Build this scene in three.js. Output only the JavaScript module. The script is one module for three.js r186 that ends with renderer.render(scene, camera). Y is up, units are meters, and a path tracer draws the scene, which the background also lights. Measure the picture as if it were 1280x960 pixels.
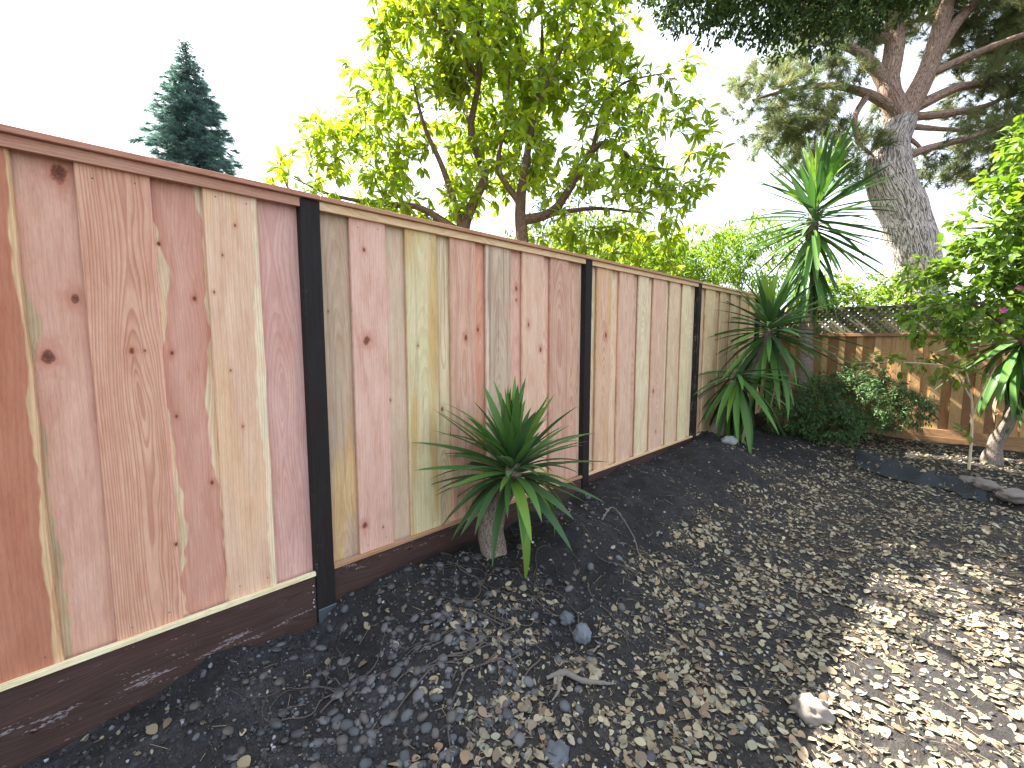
import * as THREE from 'three';
import { createNoise2D, createNoise3D } from 'simplex-noise';
import { mergeGeometries, mergeVertices, toCreasedNormals } from 'three/addons/utils/BufferGeometryUtils.js';
import { RoundedBoxGeometry } from 'three/addons/geometries/RoundedBoxGeometry.js';

// ---------------------------------------------------------------- camera, sky, sun, exposure
const scene = new THREE.Scene();
const V3 = (x, y, z) => new THREE.Vector3(x, y, z);
const camera = new THREE.PerspectiveCamera(81.24, 4 / 3, 0.05, 900);
camera.position.set(2.43, 1.6, 0);
camera.lookAt(2.43 - 0.70105, 1.6 - 0.09906, -0.70621);

const SUN = V3(-2.0, 2.36, 0.1).normalize();
const renderer = new THREE.WebGLRenderer();
renderer.toneMapping = THREE.LinearToneMapping;
renderer.toneMappingExposure = 6.3;
renderer.shadowMap.enabled = true;

function makeSky() {
  const w = 512, h = 256, d = new Float32Array(w * h * 4), p = V3();
  for (let j = 0; j < h; j++) for (let i = 0; i < w; i++) {
    const lat = ((j + 0.5) / h - 0.5) * Math.PI, lon = ((i + 0.5) / w - 0.5) * 2 * Math.PI;
    p.set(Math.cos(lat) * Math.cos(lon), Math.sin(lat), Math.cos(lat) * Math.sin(lon));
    const up = Math.max(0, p.y), hz = Math.exp(-up * 3.2);
    const c = Math.min(1, Math.max(-1, p.dot(SUN))), a = Math.acos(c);
    const glow = 0.5 * Math.exp(-a / 0.5) + 0.07 * (1 + c * c);
    const k = (j * w + i) * 4;
    d[k] = 0.20 + 0.17 * hz + glow * 1.0;
    d[k + 1] = 0.255 + 0.14 * hz + glow * 0.98;
    d[k + 2] = 0.35 + 0.08 * hz + glow * 0.95;
    for (let q = 0; q < 3; q++) d[k + q] *= 0.78;
    if (p.y < 0) { const g = Math.min(1, -p.y * 8); for (let q = 0; q < 3; q++) d[k + q] *= 1 - 0.75 * g; }
    d[k + 3] = 1;
  }
  const t = new THREE.DataTexture(d, w, h, THREE.RGBAFormat, THREE.FloatType);
  t.mapping = THREE.EquirectangularReflectionMapping; t.magFilter = THREE.LinearFilter; t.needsUpdate = true;
  return t;
}
scene.background = makeSky();
scene.environment = scene.background;
const sun = new THREE.DirectionalLight(new THREE.Color(1, 0.94, 0.84), 5);
sun.position.copy(SUN).multiplyScalar(40); sun.target.position.set(0, 0, -4);
sun.castShadow = true; sun.shadow.mapSize.set(4096, 4096);
Object.assign(sun.shadow.camera, { left: -20, right: 20, top: 20, bottom: -20, near: 1, far: 120 });
scene.add(sun, sun.target);

// ---------------------------------------------------------------- helpers
function rng(seed) { let a = seed >>> 0; return () => { a = (a + 0x6d2b79f5) | 0; let t = Math.imul(a ^ (a >>> 15), 1 | a); t = (t + Math.imul(t ^ (t >>> 7), 61 | t)) ^ t; return ((t ^ (t >>> 14)) >>> 0) / 4294967296; }; }
const N2 = createNoise2D(rng(11)), N3 = createNoise3D(rng(12));
const lerp = (a, b, t) => a + (b - a) * t, clamp = (x, a = 0, b = 1) => Math.min(b, Math.max(a, x));
const sstep = (a, b, x) => { const t = clamp((x - a) / (b - a)); return t * t * (3 - 2 * t); };
function pw(table, x) { if (x <= table[0][0]) return table[0][1]; for (let i = 1; i < table.length; i++) if (x <= table[i][0]) return lerp(table[i - 1][1], table[i][1], (x - table[i - 1][0]) / (table[i][0] - table[i - 1][0])); return table[table.length - 1][1]; }
const used = new Map();
function numbered(n) { const k = used.get(n) || 0; used.set(n, k + 1); return k ? `${n}_${String(k).padStart(3, '0')}` : n; }
function shade(o) { o.castShadow = true; o.receiveShadow = true; return o; }
function part(name, geo, mat, parent) { const m = shade(new THREE.Mesh(geo, mat)); m.name = name; parent.add(m); return m; }
function thing(name, label, category, pos = [0, 0, 0], group) {
  const g = new THREE.Group(); g.name = numbered(name); g.position.set(...pos); g.userData = { label, category };
  if (group) g.userData.group = group;
  scene.add(g); return g;
}
function single(name, geo, mat, label, category, group) {
  const m = shade(new THREE.Mesh(geo, mat)); m.name = numbered(name); m.userData = { label, category };
  if (group) m.userData.group = group;
  scene.add(m); return m;
}
// move a thing's origin to its foot, given in the axes its parts were built in
function rebase(t, x, y, z) { for (const c of t.children) c.position.sub(V3(x, y, z)); t.position.add(V3(x, y, z).multiply(t.scale)); return t; }
const std = (o) => new THREE.MeshStandardMaterial(o);
const rgb = (r, g, b) => new THREE.Color().setRGB(r, g, b);
const leafMat = (c, tr = 0.45, coat = 0.3, cr = 0.4) => new THREE.MeshPhysicalMaterial({ color: c, roughness: 0.95, transmission: tr, thickness: 0, specularIntensity: 0.35, clearcoat: coat, clearcoatRoughness: cr, side: THREE.DoubleSide });
function instanced(name, geo, mat, mats, colors, parent) {
  const im = shade(new THREE.InstancedMesh(geo, mat, mats.length)); im.name = name; im.userData.kind = 'stuff';
  for (let i = 0; i < mats.length; i++) { im.setMatrixAt(i, mats[i]); if (colors) im.setColorAt(i, colors[i]); }
  (parent || scene).add(im); return im;
}
// tapered tube along points, uv in metres
function tube(pts, rads, rs = 8, n = 12, rough = 0, rfreq = 6) {
  const c = new THREE.CatmullRomCurve3(pts, false, 'centripetal'), P = [], R = [];
  for (let i = 0; i <= n; i++) { const t = i / n; P.push(c.getPoint(t)); const k = t * (rads.length - 1), a = Math.min(rads.length - 2, Math.floor(k)); R.push(rads.length < 2 ? rads[0] : lerp(rads[a], rads[a + 1], k - a)); }
  let nx = V3(), T = V3(), prev = null, len = 0; const pos = [], uv = [], idx = [];
  for (let i = 0; i <= n; i++) {
    T.copy(P[Math.min(n, i + 1)]).sub(P[Math.max(0, i - 1)]).normalize();
    if (!prev) { nx.set(1, 0, 0); if (Math.abs(T.x) > 0.8) nx.set(0, 0, 1); } else nx.copy(prev);
    nx.addScaledVector(T, -nx.dot(T)).normalize(); prev = nx.clone();
    const by = V3().crossVectors(T, nx);
    if (i) len += P[i].distanceTo(P[i - 1]);
    for (let j = 0; j <= rs; j++) {
      const a = (j % rs) / rs * Math.PI * 2, dx = Math.cos(a), dy = Math.sin(a);
      const q = V3().addScaledVector(nx, dx).addScaledVector(by, dy);
      let r = R[i]; if (rough) r *= 1 + rough * N3((P[i].x + q.x * R[i]) * rfreq, P[i].y * rfreq * 0.5, (P[i].z + q.z * R[i]) * rfreq);
      pos.push(P[i].x + q.x * r, P[i].y + q.y * r, P[i].z + q.z * r); uv.push(j / rs * Math.max(0.02, R[0] * 6.28), len);
    }
  }
  const m = rs + 1;
  for (let i = 0; i < n; i++) for (let j = 0; j < rs; j++) { const a = i * m + j; idx.push(a, a + 1, a + m, a + 1, a + m + 1, a + m); }
  const g = new THREE.BufferGeometry(); g.setAttribute('position', new THREE.Float32BufferAttribute(pos, 3)); g.setAttribute('uv', new THREE.Float32BufferAttribute(uv, 2)); g.setIndex(idx); g.computeVertexNormals();
  return g;
}
// a leaf: base at the origin, growing along +z, upper side +y
function leafGeo(L, W, curve = 0.3, fold = 0.25, n = 4, wide = 0.45, base = 0.15) {
  const pos = [], uv = [], idx = []; let y = 0, z = 0;
  for (let i = 0; i <= n; i++) {
    const t = i / n, th = -curve * t * 1.5; if (i) { y += Math.sin(th) * L / n; z += Math.cos(th) * L / n; }
    const w = W / 2 * (t < wide ? lerp(base, 1, Math.sin(t / wide * Math.PI / 2)) : Math.pow(Math.cos((t - wide) / (1 - wide) * Math.PI / 2), 0.8));
    const nn = V3(0, Math.cos(th), -Math.sin(th));
    pos.push(-w, y + w * fold * nn.y, z + w * fold * nn.z, 0, y, z, w, y + w * fold * nn.y, z + w * fold * nn.z); uv.push(0, t, 0.5, t, 1, t);
  }
  for (let i = 0; i < n; i++) { const a = i * 3; for (const k of [0, 1]) idx.push(a + k, a + k + 3, a + k + 1, a + k + 1, a + k + 3, a + k + 4); }
  const g = new THREE.BufferGeometry(); g.setAttribute('position', new THREE.Float32BufferAttribute(pos, 3)); g.setAttribute('uv', new THREE.Float32BufferAttribute(uv, 2)); g.setIndex(idx); g.computeVertexNormals();
  return g;
}
const YX = (yaw, elev, roll = 0) => new THREE.Quaternion().setFromEuler(new THREE.Euler(-elev, yaw, roll, 'YXZ'));
const aimZ = (dir, roll) => { const m = new THREE.Matrix4(), up = Math.abs(dir.y) > 0.95 ? V3(1, 0, 0) : V3(0, 1, 0), x = V3().crossVectors(up, dir).normalize(), y = V3().crossVectors(dir, x); m.makeBasis(x, y, dir); const q = new THREE.Quaternion().setFromRotationMatrix(m); return roll ? q.multiply(new THREE.Quaternion().setFromAxisAngle(V3(0, 0, 1), roll)) : q; };
// box with small bevels; u runs across and v along the long axis, in units of the wood textures
function plank(dx, dy, dz, bevel = 0.002, off = 0) {
  const g = new RoundedBoxGeometry(dx, dy, dz, 1, bevel), p = g.attributes.position, n = g.attributes.normal, uv = g.attributes.uv, d = [dx, dy, dz], L = d.indexOf(Math.max(...d));
  for (let i = 0; i < p.count; i++) {
    const q = [p.getX(i), p.getY(i), p.getZ(i)], m = [Math.abs(n.getX(i)), Math.abs(n.getY(i)), Math.abs(n.getZ(i))]; let ax = m.indexOf(Math.max(...m));
    const ac = [0, 1, 2].find((k) => k !== L && k !== ax) ?? 0;
    uv.setXY(i, q[ac] / 0.25 + 0.5 + off * 0.37, q[L] / 2 + 0.5 + off * 0.61);
  }
  return g;
}
function dataTex(w, h, fn, srgb = true, ch = 4) {
  const d = new Uint8Array(w * h * 4), c = [0, 0, 0];
  for (let j = 0; j < h; j++) for (let i = 0; i < w; i++) { fn(i, j, c); const k = (j * w + i) * 4; d[k] = clamp(c[0], 0, 255); d[k + 1] = clamp(c[1], 0, 255); d[k + 2] = clamp(c[2], 0, 255); d[k + 3] = 255; }
  const t = new THREE.DataTexture(d, w, h); t.wrapS = t.wrapT = THREE.RepeatWrapping; t.magFilter = THREE.LinearFilter; if (srgb) t.colorSpace = THREE.SRGBColorSpace; t.needsUpdate = true;
  return t;
}

// ---------------------------------------------------------------- sawn redwood
// o: base, dark ring colour, sap colour (sRGB), sl/sr sapwood width (m) on the low and high side, knots [s, y, r] in board metres, ring spacing, contrast, seed
function woodMaterial(o) {
  const w = o.w || 0.25, H = 2.0, tw = o.tw || 256, th = o.th || 1024, sd = o.seed * 17.31, ring = o.ring || 0.011, con = (o.con ?? 0.5) * 0.58;
  const soft = (c) => { const m = (c[0] * 0.4 + c[1] * 0.45 + c[2] * 0.15); return c.map((x, i) => lerp(x, m, 0.2) * [1.02, 1.02, 0.955][i]); }, base = soft(o.base), dark = o.dark || base.map((c, i) => c * [0.74, 0.66, 0.62][i]), alt = o.alt || base.map((c, i) => c * [1.06, 1.1, 1.12][i]), sap = o.sap || [214, 196, 158];
  const knots = (o.knots || []).filter((k) => k[2] > 0.0062).map(([a, b, r]) => [a, b, r * (r > 0.015 ? 0.66 : 0.52)]), c0 = w * (o.pith ?? 0.5), slope = o.slope ?? 0.045;
  const bump = new Float32Array(tw * th);
  const col = dataTex(tw, th, (i, j, c) => {
    const u = (i + 0.5) / tw * w, v = (j + 0.5) / th * H;
    let uu = u, vv = v, kd = 9, kr = 1, halo = 0;
    for (const k of knots) {
      const dx = u - k[0], dy = (v - k[1]) * 0.66, d = Math.hypot(dx, dy) * (1 + 0.26 * N2(u * 18 + sd, v * 18) + 0.1 * N2(u * 60, v * 60 + sd)), e = Math.exp(-((d / (k[2] * 2.1)) ** 2));
      uu -= dx * 0.85 * e; if (d / k[2] < kd) { kd = d / k[2]; kr = k[2]; } halo = Math.max(halo, e);
    }
    const wob = N2(uu * 5 + sd, vv * 0.9) * 0.012 + N2(uu * 18 + sd, vv * 2.6) * 0.0035;
    const depth = (o.d0 ?? 0.05) + slope * (vv - 1) + 0.05 * N2(sd + 3, vv * 0.55) ;
    const rad = Math.sqrt((uu - c0 + wob) ** 2 + depth * depth) + wob * 0.6;
    const t = rad / ring + 0.4 * N2(sd, rad * 40), fr = t - Math.floor(t);
    const late = sstep(0.25, 0.9, fr) * (1 - sstep(0.92, 1, fr));
    const fib = N2(u * 520 + sd, v * 9) * 0.5 + N2(u * 1300, v * 22 + sd) * 0.35;
    const mottle = N2(u * 9 + sd, v * 1.7 + 5) * 0.6 + N2(u * 30 + sd, v * 5) * 0.4;
    const blotch = sstep(0.1, 0.9, N2(u * 12 + sd, v * 2.2 + 40) + 0.4 * N2(u * 50, v * 7 + sd)), pin = sstep(0.72, 0.9, N2(u * 420 + sd, v * 14)) * 0.5;
    const strk = sstep(0.25, 0.8, N2(u * 26 + sd * 2, v * 0.55 + 9)) * (o.streak || 0);
    const saw = Math.sin(v * 900 + 5 * N2(u * 4, v * 6 + sd)) * 0.5;
    const m = clamp(0.5 + mottle * 0.7);
    const lw = o.sl ? o.sl * (1 + 0.5 * N2(v * 1.7 + sd, 4) + 0.16 * N2(v * 8 + sd, 7)) : -1, rw = o.sr ? o.sr * (1 + 0.5 * N2(v * 1.5 + sd, 14) + 0.16 * N2(v * 8 + sd, 17)) : -1;
    const sm = Math.max(o.sl ? 1 - sstep(lw - 0.004, lw + 0.003, u) : 0, o.sr ? 1 - sstep(rw - 0.004, rw + 0.003, w - u) : 0);
    const goldM = o.gold ? sstep(0.1, 0.75, N2(u * 7 + sd, v * 0.7) + (o.goldLow ? (0.75 - v) * 0.7 : 0)) : 0;
    for (let q = 0; q < 3; q++) {
      let x = lerp(base[q], alt[q], m);
      if (o.gold) x = lerp(x, o.gold[q], goldM * 0.85);
      x = lerp(x, dark[q], late * con);
      x = lerp(x, [128, 112, 104][q], strk * 0.75);
      x = lerp(x, sap[q] * (1 - 0.1 * late + 0.05 * mottle), sm * 0.92);
      x *= 1 + 0.09 * fib + 0.012 * saw - [0.03, 0.055, 0.07][q] * blotch - 0.16 * pin;
      x = lerp(x, base[q] * [0.82, 0.62, 0.56][q], halo * 0.55 * (1 - sm * 0.4));
      if (kd < 1.2) { const kk = 1 - sstep(0.75, 1.2, kd), rr = 1 + 0.14 * Math.sin(kd * 7 + 2 * N2(u * 60, v * 60)) + 0.16 * N2(u * 160, v * 160), dk = 1 - sstep(0.2, 0.75, kd + 0.2 * N2(u * 120, v * 120)); x = lerp(x, base[q] * [0.66, 0.54, 0.5][q] * rr, kk * 0.85); x *= 1 - 0.3 * dk * kk; }
      c[q] = x;
    }
    if (o.scuff) { const s1 = N2(u * 34 + sd, v * 5) + 0.6 * N2(u * 160, v * 40 + sd), near = Math.exp(-(((u - w * 0.52 - 0.02 * N2(v * 3, 2)) / 0.035) ** 2)); if (s1 > o.scuff - near * 0.72) for (let q = 0; q < 3; q++) c[q] = lerp(c[q], [150, 143, 146][q], 0.75); }
    bump[j * tw + i] = 128 - 46 * late * con + 26 * fib + 10 * saw - (kd < 1.1 ? 40 : 0);
  });
  const bt = !o.ownBump ? col : dataTex(tw, th, (i, j, c) => { c[0] = c[1] = c[2] = bump[j * tw + i]; }, false);
  return new THREE.MeshPhysicalMaterial({ map: col, bumpMap: bt, bumpScale: o.bump ?? 0.0012, roughness: o.rough ?? 0.78, specularIntensity: 0.35 });
}
// a board: straight or waney long edges; front faces +x, s runs along -z
function boardGeo(w, H, t, eL, eR, rows, y0) {
  const pos = [], uv = [], idx = [], sec = (i) => {
    const y = H * i / rows, l = eL ? eL(y) : [0, 0.002], r = eR ? eR(y) : [0, 0.002];
    return { y, p: [[0, l[0]], [t * (l[1] > 0.004 ? 0.3 : 0.8), l[0]], [t, l[0] + l[1]], [t, w - r[0] - r[1]], [t * (r[1] > 0.004 ? 0.3 : 0.8), w - r[0]], [0, w - r[0]]] };
  };
  for (let i = 0; i <= rows; i++) { const q = sec(i); for (const [x, s] of q.p) { pos.push(x, q.y, -s); uv.push(s / w, (q.y + y0) / 2); } }
  for (let i = 0; i < rows; i++) for (let j = 0; j < 6; j++) { const a = i * 6 + j, b = i * 6 + (j + 1) % 6; idx.push(a, b, a + 6, b, b + 6, a + 6); }
  for (const k of [0, rows * 6]) for (let j = 1; j < 5; j++) k ? idx.push(k, k + j, k + j + 1) : idx.push(0, j + 1, j);
  let g = new THREE.BufferGeometry(); g.setAttribute('position', new THREE.Float32BufferAttribute(pos, 3)); g.setAttribute('uv', new THREE.Float32BufferAttribute(uv, 2)); g.setIndex(idx);
  return toCreasedNormals(g, 0.5);
}

// ---------------------------------------------------------------- ground
const MOUND = [[-9.6, 0.02], [-8.2, 0.1], [-6.2, 0.24], [-5.2, 0.21], [-3.5, 0.2], [-2.6, 0.15], [-2.0, 0.12], [-1.4, 0.165], [-1.05, 0.14], [-0.9, 0.03], [-0.7, 0.035], [-0.4, 0.095], [-0.14, 0.035], [0.1, -0.005], [0.6, -0.03], [3, -0.06]];
const EDGE = [[0.8, -8.3], [1.3, -7.75], [1.84, -7.32], [2.55, -7.0], [3.1, -6.55], [5, -6.1], [9, -6]];
function ground(x, z) {
  const xx = Math.max(0, x); let y = 0;
  if (z > -9.9 && x > -0.4) {
    y = pw(MOUND, z) * Math.exp(-((xx / 0.95) ** 2)) - 0.09 * sstep(0.7, 1.9, x) * sstep(-9.9, -9.3, z);
    const e = z - pw(EDGE, x) - 0.06 * N2(x * 3, 7);
    y += 0.1 * (1 - sstep(-0.1, 0.03, e)) * sstep(0.9, 1.6, x) * sstep(-9.9, -9.5, z);
    y += 0.02 * Math.exp(-(((e - 0.12) / 0.1) ** 2)) * -1 * sstep(0.9, 1.6, x);
    y += 0.1 * Math.exp(-(((x - 0.2) ** 2 + (z + 6.15) ** 2) / 0.16)) + 0.2 * Math.exp(-(((x - 0.55) ** 2 + (z + 5.3) ** 2) / 0.22)) + 0.13 * Math.exp(-(((x - 0.5) ** 2 + (z + 3.9) ** 2) / 0.3)) + 0.16 * Math.exp(-(((x - 0.55) ** 2 + (z + 2.6) ** 2) / 0.1)) + 0.05 * Math.exp(-(((x - 0.65) ** 2 + (z + 1.2) ** 2) / 0.12)) + 0.1 * Math.exp(-(((x - 0.36) ** 2 + (z + 2.0) ** 2) / 0.08));
    const soft = 1.25 - 0.7 * sstep(1, 1.8, x);
    y += soft * (0.022 * N2(x * 2.1, z * 2.1) + 0.013 * N2(x * 6, z * 6 + 3) + 0.007 * N2(x * 15 + 8, z * 15) + 0.004 * N2(x * 34, z * 34));
  } else y = 0.03 * N2(x * 0.3, z * 0.3);
  return y;
}
const litter = (x, z) => sstep(0.72, 1.35, x + 0.3 * N2(x * 1.1 + 4, z * 1.1) + 0.12 * N2(x * 4, z * 4)) * (0.45 + 0.55 * sstep(-0.35, 0.45, N2(x * 2.3 + 9, z * 2.3)));
{
  const axis = (a, b, st, lo, hi) => { const r = []; let d = st; const left = []; for (let x = a - st; x > lo; d *= 1.45, x -= d) left.push(x); left.push(lo); r.push(...left.reverse()); for (let x = a; x < b; x += st) r.push(x); d = st; for (let x = b; x < hi; x += d, d *= 1.45) r.push(x); r.push(hi); return r; };
  const X = axis(-0.12, 4.4, 0.028, -420, 420), Z = axis(-9.7, 0.7, 0.034, -420, 420), pos = [], uv = [], col = [], idx = [];
  for (const z of Z) for (const x of X) {
    pos.push(x, ground(x, z), z); uv.push(x / 2.3, z / 2.3);
    const near = x > -0.4 && z > -9.9 && x < 8 && z < 3, l = near ? litter(x, z) : 0.6, n = 0.8 + 0.3 * N2(x * 5, z * 5) + 0.15 * N2(x * 17, z * 17), ash = sstep(0.1, 0.7, N2(x * 1.7 + 2, z * 1.7 + 6) * 0.6 + N2(x * 8, z * 8) * 0.35 + (near ? 0.45 * sstep(-1.6, -0.6, z) : 0));
    const soil = [0.042, 0.039, 0.039], duff = [0.12, 0.096, 0.07], grey = [0.1, 0.104, 0.11];
    for (let q = 0; q < 3; q++) col.push(lerp(lerp(soil[q], grey[q], ash * 0.7 * (1 - l)), duff[q], l * 0.85) * n);
  }
  const m = X.length;
  for (let j = 0; j < Z.length - 1; j++) for (let i = 0; i < m - 1; i++) { const a = j * m + i; idx.push(a, a + m, a + 1, a + 1, a + m, a + m + 1); }
  const g = new THREE.BufferGeometry(); g.setAttribute('position', new THREE.Float32BufferAttribute(pos, 3)); g.setAttribute('uv', new THREE.Float32BufferAttribute(uv, 2)); g.setAttribute('color', new THREE.Float32BufferAttribute(col, 3)); g.setIndex(idx); g.computeVertexNormals();
  const R = rng(5), sz = 1024, hgt = new Float32Array(sz * sz);
  const tile = (i, j, f) => N3(Math.cos(i / sz * 6.2832) * f, Math.sin(i / sz * 6.2832) * f, Math.cos(j / sz * 6.2832) * f + 3.1) * 0.6 + N3(Math.cos(j / sz * 6.2832) * f, Math.sin(j / sz * 6.2832) * f, Math.sin(i / sz * 6.2832) * f + 8) * 0.6;
  const map = dataTex(sz, sz, (i, j, c) => {
    const a = tile(i, j, 9), b = tile(i, j, 28), f = tile(i, j, 80), s = R(); hgt[j * sz + i] = 128 + 45 * b + 50 * f + 20 * a;
    let v = 0.72 + 0.16 * a + 0.2 * b + 0.22 * f; v = Math.max(0.3, v); if (s > 0.985) v *= 1.7;
    c[0] = 200 * v; c[1] = 198 * v; c[2] = 197 * v;
  });
  const bm = dataTex(sz, sz, (i, j, c) => { c[0] = c[1] = c[2] = hgt[j * sz + i]; }, false);
  const ms = shade(new THREE.Mesh(g, std({ map, bumpMap: bm, bumpScale: 0.012, roughness: 0.95, vertexColors: true }))); ms.name = 'ground'; ms.userData = { kind: 'structure', label: 'dark bare soil with mounds along the new fence', category: 'ground' }; scene.add(ms);
}

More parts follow.
